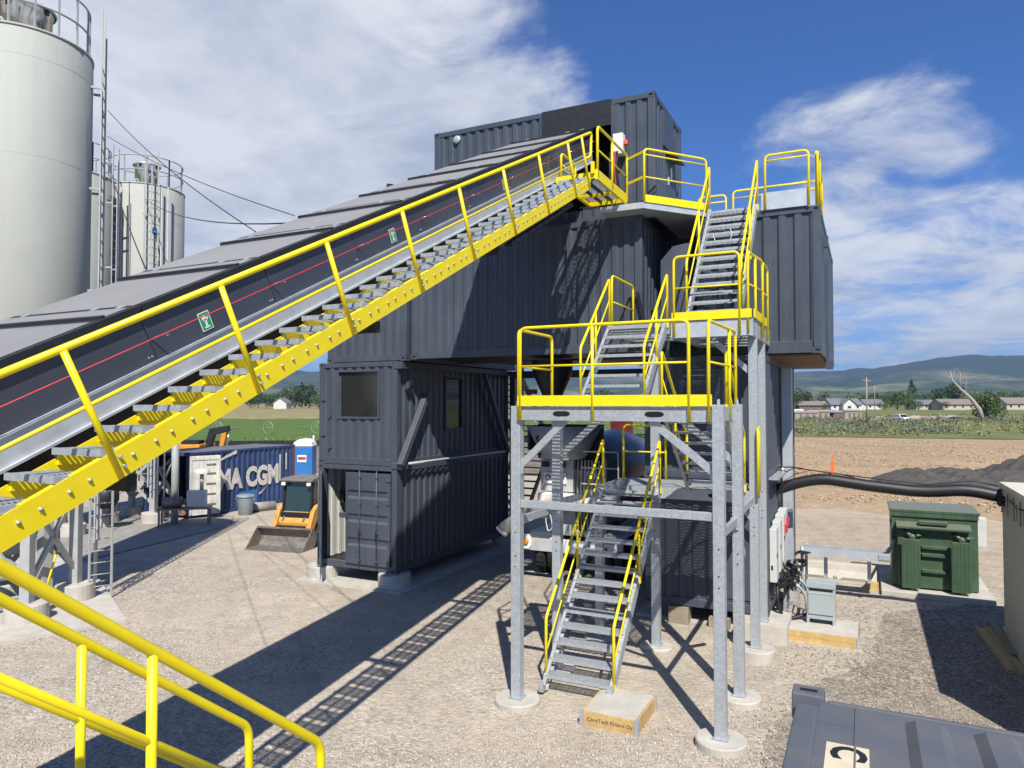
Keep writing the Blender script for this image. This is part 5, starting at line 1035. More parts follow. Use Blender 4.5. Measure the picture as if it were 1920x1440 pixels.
# rubbish bin, log, portable toilet, vehicle, excavator
rb = thing('rubbish_bin', 'round grey plastic rubbish bin with a lid before the blue container', 'bin', (-12.28, 6.83, 0)); c0 = (-12.28, 6.83, 0)
part('body', MB().lathe([(.25, 0), (.27, .02), (.33, .72), (.33, .74)], c0, 28), 'bin_grey', rb); part('lid', MB().lathe([(.36, .72), (.37, .76), (.33, .80), (.2, .83), (0, .84)], c0, 28), 'bin_grey', rb)
for a in (.3, .3+PI): part('handle', MB().bar((-12.28+.35*math.cos(a), 6.83+.35*math.sin(a), .64), (-12.28+.40*math.cos(a), 6.83+.40*math.sin(a), .64), .12, .05), 'bin_grey', rb)
single('concrete_pipe', MB().lathe([(.16, 0), (.19, 0), (.19, 1.2), (.16, 1.2), (.16, 0)], (-12.65, 7.25, .19), 24, axis=(.35, .93, 0)), 'concrete_dark', 'short brown pipe lying between the bin and the blue container', 'pipe')
PTc = Vector((-19.4, 18.0, 0)); PT = thing('portable_toilet', 'blue portable toilet with a white roof right of the blue container', 'toilet', PTc, .5)
def ptp(n_, mb, m, par=None, b=0): return part(n_, mb, m, par or PT, local=True, bevel=b)
ptp('cabin', MB().box(-.55, .55, -.55, .55, .12, 2.0), 'toilet_blue', None, .04); ptp('base', MB().box(-.6, .6, -.6, .6, 0, .12), 'bin_grey'); ptp('roof', MB().prism([(-.58, 2.0), (.58, 2.0), (.50, 2.25), (.2, 2.42), (-.2, 2.42), (-.50, 2.25)], 'y', -.58, .58), 'white_paint', None, .03)
ptp('door', MB().box(-.40, .40, -.575, -.552, .18, 1.92), 'toilet_blue'); ptp('door_sign', MB().box(-.30, .22, -.582, -.577, 1.1, 1.5), 'white_paint'); ptp('sign_band', MB().box(-.26, .18, -.586, -.583, 1.22, 1.40), 'sign_red'); ptp('vent_pipe', MB().tube((.4, .4, 2.2), (.4, .4, 2.6), .05, 10), 'white_paint')
VN = thing('parked_van', 'dark green utility vehicle with a white top behind the portable toilet', 'van', (-14.0, 17.5, 0), .5)
def vnp(n_, mb, m, b=0): return part(n_, mb, m, VN, local=True, bevel=b)
vnp('body', MB().prism([(-2.2, .4), (2.2, .4), (2.2, 1.25), (1.1, 1.35), (-2.2, 1.4)], 'y', -.9, .9), 'green_paint', .08); vnp('cabin', MB().prism([(-2.1, 1.4), (1.0, 1.36), (.5, 2.0), (-2.0, 2.1)], 'y', -.8, .8), 'glass_dark', .05); vnp('roof', MB().box(-2.0, .5, -.82, .82, 2.05, 2.14), 'white_paint', .04)
for x in (-1.4, 1.4):
    for y in (-.85, .85): vnp('wheel', MB().lathe([(.0, -.1), (.2, -.1), (.36, -.1), (.38, 0), (.36, .1), (.2, .1), (0, .1)], (x, y, .38), 22, axis=(0,1,0)), 'rubber')
EXc = Vector((-24.17, 14.44, 0)); EX = thing('excavator', 'orange excavator with folded boom behind the blue container', 'excavator', EXc, .4595)
def exp_(n_, mb, m, b=0): return part(n_, mb, m, EX, local=True, bevel=b)
for y in (-1.2, 1.2): exp_('track', MB().prism([(p.x, p.y) for p in fillet([Vector((a_, b_, 0)) for a_, b_ in ((-2, .0), (2, 0), (2.4, .45), (2, .9), (-2, .9), (-2.4, .45), (-2, 0))], .3)][:-1], 'y', y-.3, y+.3), 'rubber')
exp_('house', MB().box(-2.2, .7, -1.35, 1.35, 1.0, 2.7), 'excavator_orange', .08); exp_('cab', MB().box(-.6, .6, -1.3, -.3, 1.2, 3.0), 'glass_dark', .06)
exp_('boom', MB().prism([(.4, 2.0), (.8, 1.8), (1.2, 3.3), (2.2, 3.55), (2.15, 3.95), (.9, 3.75)], 'y', -.25, .25), 'near_black', .03); exp_('stick', MB().prism([(1.75, 3.6), (2.1, 3.65), (1.75, 1.95), (1.45, 1.9)], 'y', -.2, .2), 'excavator_orange', .03)
exp_('cylinder', MB().tube((2.2, 0, 3.5), (1.95, 0, 2.2), .06, 12), 'chrome'); EX.scale = (.82, .82, .82)
exp_('bucket', MB().prism([(1.4, 2.1), (1.9, 2.0), (2.2, 1.3), (1.7, .8), (1.0, 1.0), (1.1, 1.3), (1.5, 1.4)], 'y', -.55, .55), 'near_black', .02)
# ------------------------------------------------------------------ equipment on the right of the plant
def rings(path, r0, r1, step):
    P = [Vector(p) for p in path]; P = fillet(P, .5, 8); seg = [(b-a).length for a, b in zip(P, P[1:])]; tot = sum(seg); n = int(tot/step); out = []; rad = []
    for i in range(n+1):
        s = tot*i/n; k = 0
        while k < len(seg)-1 and s > seg[k]: s -= seg[k]; k += 1
        out.append(P[k]+(P[k+1]-P[k])*(s/seg[k])); rad.append(r0 if i % 2 else r1)
    return out, rad
pth, rad = rings([(8.44, 2.2, 2.60), (8.95, 2.2, 2.80), (9.4, 2.2, 2.89), (10.2, 2.22, 2.79), (11.2, 2.25, 2.70), (12.0, 2.25, 2.79), (12.56, 2.25, 2.68)], .113, .127, .024)
single('air_duct', MB().pipe(pth, rad, 16), 'hose', 'thick black ribbed duct hanging between the right stack and the beige container', 'hose')
cable('power_cable', [(8.5, 2.1, 3.1), (8.8, 2.1, 3.12), (9.2, 2.12, 3.06), (10.2, 2.2, 2.95), (11.3, 2.22, 2.86), (12.1, 2.24, 2.97), (12.5, 2.24, 2.88)], .014, 'cable_black', 'thin black cable lying along the thick duct')
cable('power_cable', [(8.5, 2.25, 2.72), (8.85, 2.22, 2.96), (9.15, 2.2, 3.06), (9.6, 2.2, 3.02), (10.0, 2.2, 2.94)], .010, 'cable_red', 'red cable lying along the start of the thick duct')
cable('power_cable', [(8.5, 1.6, 3.10), (8.72, 1.75, 3.05), (8.86, 1.9, 3.13), (9.0, 2.08, 3.10)], .012, 'cable_black', 'short black loop of cable above the start of the duct')
sa = thing('wall_bracket', 'small galvanised bracket arm on the right stack above the duct', 'bracket', (8.6, 1.5, 3.0)); part('arm', MB().box(8.50, 8.68, .5, 2.4, 2.98, 3.02), 'galv', sa); part('insulator', MB().lathe([(.02, 0), (.04, .02), (.02, .06), (.03, .08), (0, .1)], (8.62, 1.9, 3.02), 10), 'white_paint', sa)
for k, (y, z0, z1, d, lb_) in enumerate(((.75, .98, 2.02, .13, 'nearest light grey electrical cabinet on the right stack wall'), (1.25, 1.08, 2.10, .15, 'second light grey electrical cabinet on the right stack wall'), (1.75, 1.2, 2.16, .17, 'third light grey electrical cabinet with a red switch, on the right stack wall'), (2.25, 1.3, 2.2, .16, 'farthest light grey electrical cabinet on the right stack wall'))):
    e_ = thing('electrical_cabinet', lb_, 'cabinet', (8.56, y, z0), group='electrical cabinets'); part('housing', MB().box(8.495, 8.495+d, y-.22, y+.22, z0, z1), 'cabinet', e_, bevel=.01)
    part('door_lock', MB().box(8.495+d, 8.51+d, y-.19, y-.16, (z0+z1)/2-.04, (z0+z1)/2+.04), 'near_black', e_); part('door_lock', MB().box(8.53, 8.56, y-.235, y-.22, z0+.25, z0+.33), 'near_black', e_)
    if k in (2, 3): part('switch', MB().box(8.495+d, 8.55+d, y-.05, y+.05, (z0+z1)/2+.1, (z0+z1)/2+.26), 'sign_red', e_)
# cable tray, its cables and its drop
CT = thing('cable_tray', 'galvanised cable tray on posts leading to the green transformer', 'tray', (9.7, 4.0, 0))
part('channel', MB().box(8.80, 10.68, 3.88, 3.90, .92, 1.10).box(8.80, 10.68, 4.28, 4.30, .92, 1.10).box(8.80, 10.68, 3.90, 4.28, .92, .935), 'galv_sheet', CT); part('end_cap', MB().box(10.45, 10.68, 3.86, 3.878, .95, 1.07), 'galv', CT)
for x in (8.84, 8.90): part('leg', MB().tube((x, 3.86 if x < 8.87 else 4.32, 0), (x, 3.86 if x < 8.87 else 4.32, 1.12), .032, 12), 'galv', CT)
for x in (9.35, 10.25): part('hanger', MB().box(x-.04, x+.04, 3.80, 3.84, .42, .92), 'galv', CT)
for k in range(6):
    part('cable', MB().pipe([(8.6, 2.9+.05*k, .9), (8.75, 3.4, 1.05), (8.9, 3.92+.06*k, .98), (9.8, 3.92+.06*k, .97), (10.5, 3.95+.06*k, .98), (10.72, 4.3+.05*k, 1.15), (10.80, 4.9+.1*k, 1.25)], .026, 6, .3), 'cable_black', CT)
CLd = thing('cable_ladder', 'galvanised cable ladder curving down to the ground under black cables', 'tray', (8.8, 2.2, 0))
for q in (1.7, 2.3): part('side_rail', MB().pipe([(8.62, q, .78), (8.9, q, .72), (9.05, q, .55), (9.10, q, .05)], .025, 6, .25), 'galv', CLd)
for k in range(9): f = k/8; x = 8.64+.44*min(1, f*1.3); z = .78 if f < .4 else .78-(f-.4)*1.1; part('rung', MB().tube((x, 1.7, z), (x, 2.3, z), .016, 6), 'galv', CLd)
for (x, y) in ((8.66, 1.72), (8.66, 2.28), (8.92, 1.72)): part('leg', MB().box(x-.03, x+.03, y-.03, y+.03, 0, .72), 'galv', CLd)
CBN = thing('cable_bundle', 'tangle of black and orange cables below the electrical cabinets', 'cables', (8.7, 1.7, 0)); rr_ = random.Random(3)
for k in range(26):
    y0_ = rr_.uniform(.65, 2.3); p = [(8.55, y0_, rr_.uniform(.95, 1.15)), (8.60+rr_.uniform(0, .12), y0_+rr_.uniform(-.1, .2), rr_.uniform(.7, .9)), (8.66+rr_.uniform(0, .2), y0_+rr_.uniform(.0, .6), rr_.uniform(.55, .9)), (8.7+rr_.uniform(0, .25), y0_+rr_.uniform(.2, 1.0), rr_.uniform(.45, .85)), (8.6+rr_.uniform(0, .2), y0_+rr_.uniform(.4, 1.3), rr_.uniform(.7, 1.0))]
    part('cable', MB().pipe(p, rr_.choice((.014, .018, .022)), 6, .25), 'excavator_orange' if k in (3, 9) else ('cable_red' if k == 14 else 'cable_black'), CBN)
for k in range(5):
    a0 = rr_.uniform(0, 6); part('cable_coil', MB().pipe([(8.82+.20*math.cos(a0+t*.5), 2.75+.35*math.sin(a0+t*.5), .92+.012*k+.02*math.sin(t)) for t in range(13)], .018, 6), 'cable_black', CBN)
for q in (0, .06): part('cable', MB().pipe([(8.60, .8+q, .95), (8.62, .72+q, .45), (8.75, .78+q, .22), (8.95, .9+q, .27), (9.14, 1.0+q, .32)], .024, 8, .25), 'cable_black', CBN)
# meter box on its slab
SLB = thing('box_slab', 'low concrete slab with timber form boards under the grey box', 'slab', (9.45, .75, 0))
part('concrete_core', MB().box(8.84, 10.04, .26, 1.28, 0, .205), 'concrete', SLB); part('form_board', MB().box(8.82, 10.06, .225, .258, 0, .095), 'timber', SLB); part('form_board', MB().box(8.82, 10.06, .225, .258, .099, .195), 'timber', SLB); part('form_board', MB().box(10.042, 10.072, .26, 1.28, 0, .195), 'timber_grey', SLB); part('strap', MB().box(10.02, 10.08, .215, .275, 0, .2), 'galv', SLB)
MX = thing('grey_box', 'pale blue-grey steel enclosure on short legs upon the formed slab', 'enclosure', (9.4, .95, .205))
part('body', MB().box(9.14, 9.65, .80, 1.10, .30, 1.0), 'grey_box', MX, bevel=.006); part('top_cap', MB().box(9.13, 9.66, .785, 1.11, .90, 1.005), 'grey_box', MX, bevel=.006); part('front_panel', MB().box(9.17, 9.62, .775, .795, .40, .84), 'grey_box', MX, bevel=.004); part('drip_ledge', MB().prism([(.765, .80), (.80, .84), (.80, .80)], 'x', 9.17, 9.62), 'grey_box', MX); part('vent_slot', MB().box(9.18, 9.61, .793, .797, .845, .885), 'hole', MX)
for x in (9.14, 9.60): part('leg', MB().box(x, x+.05, .80, 1.10, .205, .30), 'grey_box', MX)
single('post_pedestal', MB().box(7.95, 8.86, -.12, .95, -.02, .335), 'concrete', 'square concrete pedestal under the last right post of the stair tower', 'footing', bevel=.01)
# concrete barrier
jb = thing('concrete_barrier', 'pale concrete road barrier lying before the transformer', 'barrier', (9.6, 5.6, 0))
pf = [(5.35, 0), (5.95, 0), (5.95, .12), (5.80, .30), (5.76, .46), (5.54, .46), (5.50, .30), (5.35, .12)]
part('barrier_body', MB().prism(pf, 'x', 8.62, 10.42), 'concrete', jb, bevel=.02)
for x in (8.75, 9.6): part('scupper', MB().prism([(x, .10), (x+.62, .10), (x+.56, .155), (x+.06, .155)], 'y', 5.345, 5.36), 'concrete_dark', jb)
part('lifting_eye', MB().lathe([(.03, -.008), (.045, 0), (.03, .008)], (9.49, 5.345, .14), 12, axis=(0,1,0)), 'bucket_steel', jb)
single('timber_offcut', MB().box(10.18, 10.45, 4.98, 5.22, 0, .16), 'timber', 'short timber offcut on the gravel between barrier and transformer', 'timber')
# green transformer
TR = thing('transformer', 'dark green pad-mounted transformer on a concrete pad', 'transformer', (11.6, 5.5, 0))
part('pad', MB().box(10.5, 12.75, 4.55, 7.0, 0, .13), 'concrete', TR, bevel=.02)
part('tank', MB().box(10.74, 12.50, 5.15, 6.6, .15, 1.90), 'green_paint', TR, bevel=.015); part('lid', MB().box(10.70, 12.54, 5.10, 6.65, 1.90, 1.97), 'green_paint', TR, bevel=.01); part('lid_lip', MB().box(10.73, 12.51, 5.11, 5.15, 1.80, 1.90), 'green_paint', TR)
part('radiator_back', MB().box(10.86, 12.32, 4.98, 5.149, .17, 1.62), 'green_paint', TR, bevel=.02); part('top_shelf', MB().prism([(4.80, 1.60), (5.149, 1.68), (5.149, 1.60), (4.80, 1.56)], 'x', 10.84, 12.34), 'green_paint', TR); part('shelf_box', MB().box(11.3, 11.88, 4.86, 5.05, 1.66, 1.74), 'green_paint', TR, bevel=.01)
for x in (10.94, 11.93):
    pn = part('radiator_panel', MB().prism([(p.x, p.y) for p in fillet([Vector(q) for q in ((x, .2, 0), (x, 1.32, 0), (x+.38, 1.32, 0), (x+.38, .2, 0), (x, .2, 0))], .05)][:-1], 'y', 4.72, 4.85), 'green_paint', TR)
    for i in range(5): part('fin', MB().box(x+.03+.075*i, x+.05+.075*i, 4.713, 4.72, .26, 1.26), 'green_paint', pn)
    for z in (.18, 1.36): part('pipe_flange', MB().lathe([(.07, -.14), (.07, 0), (.05, .02), (0, .02)], (x+.22, 4.80, z), 18, axis=(0,-1,0)), 'green_paint', pn)
    part('header_pipe', MB().tube((x+.22, 4.85, 1.36), (x+.05, 4.99, 1.5), .045, 10), 'green_paint', pn); part('header_pipe', MB().tube((x+.30, 4.86, 1.40), (x+.46, 4.99, 1.40), .03, 10), 'green_paint', pn)
for z in (.55, .92, 1.10): part('stiffener', MB().box(11.36, 11.88, 4.90, 4.978, z, z+.06), 'green_paint', TR)
part('side_meter', MB().box(12.505, 12.72, 5.6, 5.85, 1.12, 1.80), 'cabinet', TR, bevel=.01)
for z in (1.0, 1.6): part('hinge', MB().box(10.715, 10.738, 5.2, 5.26, z, z+.1), 'near_black', TR)
# beige container and planks
BG = thing('beige_container', 'beige ribbed container standing at the right edge of the picture', 'container', (13.8, -.6, 0))
part('wall_panel', MB().corr((12.58, -3.6, 0), (0,1,0), (-1,0,0), 6.05, .1, 2.84, .17, .02), 'beige', BG); part('wall_panel', MB().corr((12.6, 2.43, 0), (1,0,0), (0,1,0), 2.4, .1, 2.84, .17, .02), 'beige', BG); part('wall_panel', MB().corr((12.6, -3.58, 0), (1,0,0), (0,-1,0), 2.4, .1, 2.84, .17, .02), 'beige', BG); part('wall_panel', MB().corr((15.0, -3.6, 0), (0,1,0), (1,0,0), 6.05, .1, 2.84, .17, .02), 'beige', BG)
part('roof_panel', MB().box(12.54, 15.04, -3.64, 2.46, 2.86, 2.95), 'beige_roof', BG, bevel=.01); part('top_rail', MB().box(12.548, 12.58, -3.6, 2.44, 2.72, 2.858), 'beige', BG); part('base_frame', MB().box(12.55, 15.03, -3.62, 2.45, .02, .14), 'beige', BG)
for y in (2.15, 1.55, .95, .35): part('hanging_strap', MB().box(12.53, 12.546, y-.04, y+.04, 2.40, 2.80), 'bucket_steel', BG)
part('feeder_wire', MB().pipe([(12.53, 2.3, 2.72), (12.52, 1.8, 2.66), (12.525, 1.2, 2.74), (12.52, .6, 2.66), (12.525, 0, 2.72)], .012, 6, .2), 'cable_black', BG); part('duct_collar', MB().lathe([(.15, 0), (.17, .02), (.17, .08), (.14, .1)], (12.58, 2.25, 2.66), 20, axis=(-1,0,0)), 'near_black', BG)
for k, (a, b, w_, z, lb_) in enumerate((((12.20, 2.55), (12.36, .1), .16, .03, 'leftmost long plank on the gravel beside the beige container'), ((12.36, 2.75), (12.50, .0), .14, .03, 'middle long plank beside the beige container'), ((12.44, 3.2), (12.50, .9), .12, .09, 'upper plank lying on the others against the beige container'))):
    single('plank', MB().bar((a[0], a[1], z), (b[0], b[1], z), w_, .045), 'timber' if k < 2 else 'timber_grey', lb_, 'plank', 'planks by the beige container')
# dark container roof in the right foreground
DK = thing('foreground_container', 'blue-grey container roof with pressed ribs in the right foreground', 'container', (12.8, -10.5, 0)); dx0, dx1, dy0, dy1, dz = 9.79, 15.85, -11.72, -9.27, 2.60
part('wall_panel', MB().corr((dx0+.1, dy1-.02, 0), (1,0,0), (0,1,0), dx1-dx0-.2, .15, dz-.1, .28), 'container_roof', DK); part('wall_panel', MB().corr((dx0+.1, dy0+.02, 0), (1,0,0), (0,-1,0), dx1-dx0-.2, .15, dz-.1, .28), 'container_roof', DK); part('wall_panel', MB().box(dx0+.03, dx0+.05, dy0+.1, dy1-.1, .15, dz-.1), 'container_roof', DK); part('wall_panel', MB().box(dx1-.05, dx1-.03, dy0+.1, dy1-.1, .15, dz-.1), 'container_roof', DK)
part('roof_sheet', MB().box(dx0+.02, dx1-.02, dy0+.02, dy1-.02, dz-.045, dz-.03), 'container_roof', DK)
for k in range(15):
    x = dx0+.60+.345*k; rb_ = MB(); a, b, c, d = x, x+.055, x+.175, x+.23; y0_, y1_ = dy0+.14, dy1-.14; zt_ = dz+.014; zb_ = dz-.031
    rb_.add([(a,y0_,zb_),(d,y0_,zb_),(d,y1_,zb_),(a,y1_,zb_),(b,y0_+.05,zt_),(c,y0_+.05,zt_),(c,y1_-.05,zt_),(b,y1_-.05,zt_)], [(4,5,6,7),(0,1,5,4),(1,2,6,5),(2,3,7,6),(3,0,4,7)]); part('roof_rib', rb_, 'container_roof', DK)
part('top_rail', MB().box(dx0, dx0+.13, dy0+.17, dy1-.15, dz-.10, dz-.012), 'container_roof', DK, bevel=.012)
for y in (dy0, dy1-.04): part('top_rail', MB().box(dx0+.18, dx1-.18, y, y+.04, dz-.10, dz-.022), 'container_roof', DK, bevel=.006)
for (x, y) in ((dx0-.03, dy1-.12), (dx1-.15, dy1-.12), (dx0-.03, dy0-.04), (dx1-.15, dy0-.04)):
    part('corner_casting', MB().box(x, x+.19, y, y+.165, dz-.13, dz+.035), 'container_roof', DK, bevel=.01); part('casting_slot', MB().box(x+.045, x+.15, y+.055, y+.10, dz+.0352, dz+.0365), 'near_black', DK); part('corner_post', MB().box(x+.04, x+.16, y+.02, y+.14, .12, dz-.13), 'container_roof', DK)
part('corner_plate', MB().box(dx0+.13, dx0+.31, dy1-.36, dy1-.06, dz-.03, dz-.022), 'container_roof', DK); part('seam', MB().box(dx0+.335, dx0+.345, dy0+.05, dy1-.05, dz-.03, dz-.022), 'container_roof', DK)
pl = part('name_plate', MB().box(9.985, 10.20, -10.75, -9.88, dz-.03, dz-.024), 'plate_cream', DK); text_part('lettering', 'C', .24, 'near_black', pl, frame((10.09, -9.985, dz-.0235), (0,-1,0), (1,0,0)), .0006, .008)
# far yard: soil mound, marker
def mound(cx, cy, rx, ry, h, seed, label):
    rd = random.Random(seed); n = 44; V = []; F_ = []; ph = [rd.uniform(0, 6) for _ in range(8)]
    for i in range(n+1):
        for j in range(n+1):
            u = -1+2*i/n; v = -1+2*j/n; r = math.hypot(u, v); b = max(0, 1-r); b = b**.8
            nz = .75+.25*math.sin(u*5+ph[0]+1.5*math.sin(v*3+ph[1]))+.16*math.sin(u*11+v*7+ph[2])+.08*math.sin(u*23-v*19+ph[3])
            V.append((cx+u*rx, cy+v*ry, max(-.05, h*b*nz-.02)))
    for i in range(n):
        for j in range(n): a = i*(n+1)+j; F_.append((a, a+n+1, a+n+2, a+1))
    return single('soil_mound', MB().add(V, F_, True), 'soil_dark', label, 'mound')
mound(14.2, 33.5, 3.8, 4.0, 1.15, 2, 'low dark soil mound in the middle of the dirt lot'); mound(19.5, 34.5, 5.6, 4.5, 1.75, 5, 'larger dark soil mound at the right of the dirt lot')
single('marker_stake', MB().prism([(8.24, .0), (8.42, 0), (8.47, .35), (8.36, 1.25), (8.30, 1.25), (8.22, .4)], 'y', 35.2, 35.24), 'orange_fluo', 'fluorescent orange marker stake in the dirt lot', 'stake')

# ------------------------------------------------------------------ background: meadow, houses, trees
def gz(x, y):
    d = math.hypot(x-10.2, y+14.3); return .03+max(0, d-100)*.0062
def polar(px, d):
    """point on the ground seen near the photograph's column px at distance d"""
    lat = (px-960)/1335*d; x = 10.2+.8963*lat-.4435*d; y = -14.3+.4435*lat+.8963*d; return x, y
def rise(name, p0, p1, d0, d1, m, lip=0):
    V = []; F_ = []; na, nr = 60, 40
    for i in range(na+1):
        for j in range(nr+1):
            px = p0+(p1-p0)*i/na; d = d0*(d1/d0)**(j/nr)
            if j == 0: d += lip*math.sin(i*1.3)+lip*.6*math.sin(i*3.7)
            x, y = polar(px, d); z = gz(x, y)+.10*math.sin(x*.21)*math.sin(y*.17)*min(1, (d-d0)/40) if j else .02
            V.append((x, y, z))
    for i in range(na):
        for j in range(nr): a = i*(nr+1)+j; F_.append((a, a+nr+1, a+nr+2, a+1))
    return struct(name, MB().add(V, F_, True), m)
rise('meadow_rise', 1330, 2700, 97, 900, 'meadow', 1.0); rise('dry_rise', -500, 1330, 215, 900, 'dry_grass', 4)
def crown_faces(mb, c, rad, n, s, rd, hollow=.55, shape=None):
    for _ in range(n):
        while True:
            v = Vector((rd.uniform(-1,1), rd.uniform(-1,1), rd.uniform(-1,1)))
            if .25 < v.length < 1: break
        if rd.random() < hollow: v = v.normalized()*rd.uniform(.72, 1.0)
        p = Vector((c[0]+v.x*rad[0], c[1]+v.y*rad[1], c[2]+v.z*rad[2])); a = Vector((rd.gauss(0,1), rd.gauss(0,1), rd.gauss(0,1))).normalized(); b = a.cross(Vector((rd.gauss(0,1), rd.gauss(0,1), rd.gauss(0,1)))).normalized(); k = s*rd.uniform(.6, 1.4)
        mb.add([p+a*k, p+b*k*.7, p-a*k*.8, p-b*k*.6], [(0,1,2,3)])
def tree(px, d, h, w, kind, label, seed, dz_=0, cat='tree', n=420, trunk=True):
    rd = random.Random(seed); x, y = polar(px, d); z = gz(x, y)+dz_
    t = thing('conifer' if kind == 'leaf_conifer' else ('broadleaf_tree' if cat == 'tree' else 'bush'), label, cat, (x, y, z), group='background trees')
    if trunk:
        tm = MB(); tm.tube((x, y, z-.3), (x+rd.uniform(-.3,.3), y, z+h*.55), h*.03, 7, h*.012)
        for k in range(4): a = rd.uniform(0, 6.28); tm.tube((x, y, z+h*rd.uniform(.22,.42)), (x+w*.3*math.cos(a), y+w*.3*math.sin(a), z+h*rd.uniform(.55,.75)), h*.014, 5, h*.005)
        part('trunk', tm, 'bark', t)
    cm = MB()
    if kind == 'leaf_conifer':
        for k in range(14):
            f = k/13; rr = w/2*(1-f)**.8+.15; zz = z+h*(.10+.9*f); crown_faces(cm, (x, y, zz), (rr, rr, h*.06), int(n/12*(1-f*.6)), h*.045, rd, .7)
    else:
        for k in range(9):
            a = rd.uniform(0, 6.28); q = rd.uniform(.1, .62)*w/2; f = rd.uniform(.25, .85); rr = w*rd.uniform(.17, .30)*(1.15-abs(f-.5)*.7)
            crown_faces(cm, (x+q*math.cos(a), y+q*math.sin(a), z+h*f), (rr, rr, min(rr*.85, h*.3)), n//9, h*.05, rd)
        crown_faces(cm, (x, y, z+h*.55), (w*.36, w*.36, h*.38), n//3, h*.05, rd)
    part('crown', cm, kind, t); return t
TL = [(1487, 330, 9, 10, 'leaf_dark', 'dark round tree just right of the plant, at the left end of the houses'), (1512, 340, 9, 8, 'leaf_dark', 'dark bushy tree behind the brown roofed house'), (1482, 300, 4.5, 7, 'leaf_yellow', 'yellow-green shrub in front of the dark round tree', 'bush'),
      (1620, 380, 7.5, 8, 'leaf_dark', 'dark tree right behind the white gabled house'), (1657, 370, 8, 10, 'leaf_mid', 'green tree between the utility pole and the big round tree'), (1682, 330, 9.5, 10, 'leaf_mid', 'big bright green round tree in the middle of the houses'), (1703, 325, 7.5, 8, 'leaf_mid', 'green tree standing against the big round tree'), (1710, 420, 16, 11, 'leaf_conifer', 'tall pointed conifer above the houses'),
      (1755, 340, 11, 9, 'leaf_dark', 'dark upright tree between two grey roofs'), (1786, 430, 16, 14, 'leaf_dark', 'large dark tree behind the grey roofed house'), (1735, 460, 10, 12, 'leaf_mid', 'mid green tree far behind the grey roofs'), (1832, 420, 9, 12, 'leaf_mid', 'wide green tree left of the fallen trunk'), (1880, 470, 11, 12, 'leaf_mid', 'green tree at the right behind the last house'), (1905, 480, 10, 10, 'leaf_dark', 'dark tree at the right picture edge'),
      (470, 400, 9, 12, 'leaf_dark', 'dark tree at the left end of the far row, next to the yellow stair'), (500, 390, 8, 12, 'leaf_dark', 'low dark tree left of the small white house'), (514, 400, 9.5, 10, 'leaf_mid', 'mid green tree just left of the small white house'), (553, 400, 13, 15, 'leaf_dark', 'large dark tree right of the small white house'), (580, 405, 14, 13, 'leaf_dark', 'tallest dark tree of the far left row'), (598, 380, 8, 8, 'leaf_mid', 'green tree beside the left container stack'),
      (1500, 420, 11, 13, 'leaf_dark', 'wide dark tree behind the left end of the houses'), (1545, 430, 9, 12, 'leaf_dark', 'dark tree behind the brown roof'), (1600, 440, 9, 14, 'leaf_mid', 'low green trees behind the white garage'), (1640, 430, 9, 12, 'leaf_dark', 'dark tree behind the far thin pole'), (1668, 450, 11, 14, 'leaf_dark', 'dark tree behind the bright green round tree'), (1768, 470, 11, 16, 'leaf_mid', 'wide green tree behind the tan house'), (1815, 440, 10, 14, 'leaf_dark', 'dark tree behind the right end of the tan house'), (1850, 470, 11, 15, 'leaf_mid', 'far wide green tree behind the dead trunk'), (1925, 460, 10, 14, 'leaf_mid', 'green tree cut by the right picture edge'),
      (1722, 318, 4.5, 6, 'leaf_mid', 'low green shrub left of the tan house', 'bush'), (1768, 322, 4.0, 6, 'leaf_dark', 'low dark shrub before the tan house', 'bush'), (1548, 318, 3.2, 5, 'leaf_mid', 'low green shrub between the brown and white houses', 'bush'), (1655, 322, 4, 7, 'leaf_mid', 'low green shrub left of the bright round tree', 'bush'),
      (484, 430, 10, 14, 'leaf_dark', 'second dark tree of the far left row'), (532, 440, 12, 14, 'leaf_dark', 'dark tree behind the small white house'), (566, 445, 15, 14, 'leaf_conifer', 'tall pointed conifer in the far left row'),
      (968, 330, 9, 9, 'leaf_mid', 'green tree seen through the gap behind the black stair'), (1135, 340, 10, 14, 'leaf_dark', 'dark tree seen through the stair tower treads')]
for i, a in enumerate(TL): tree(a[0], a[1], a[2], a[3], a[4], a[5], 100+i, cat=a[6] if len(a) > 6 else 'tree')
tree(1852, 168, 6.2, 8.0, 'leaf_mid', 'bushy green willow at the foot of the dead trunk', 77, cat='bush', n=900)
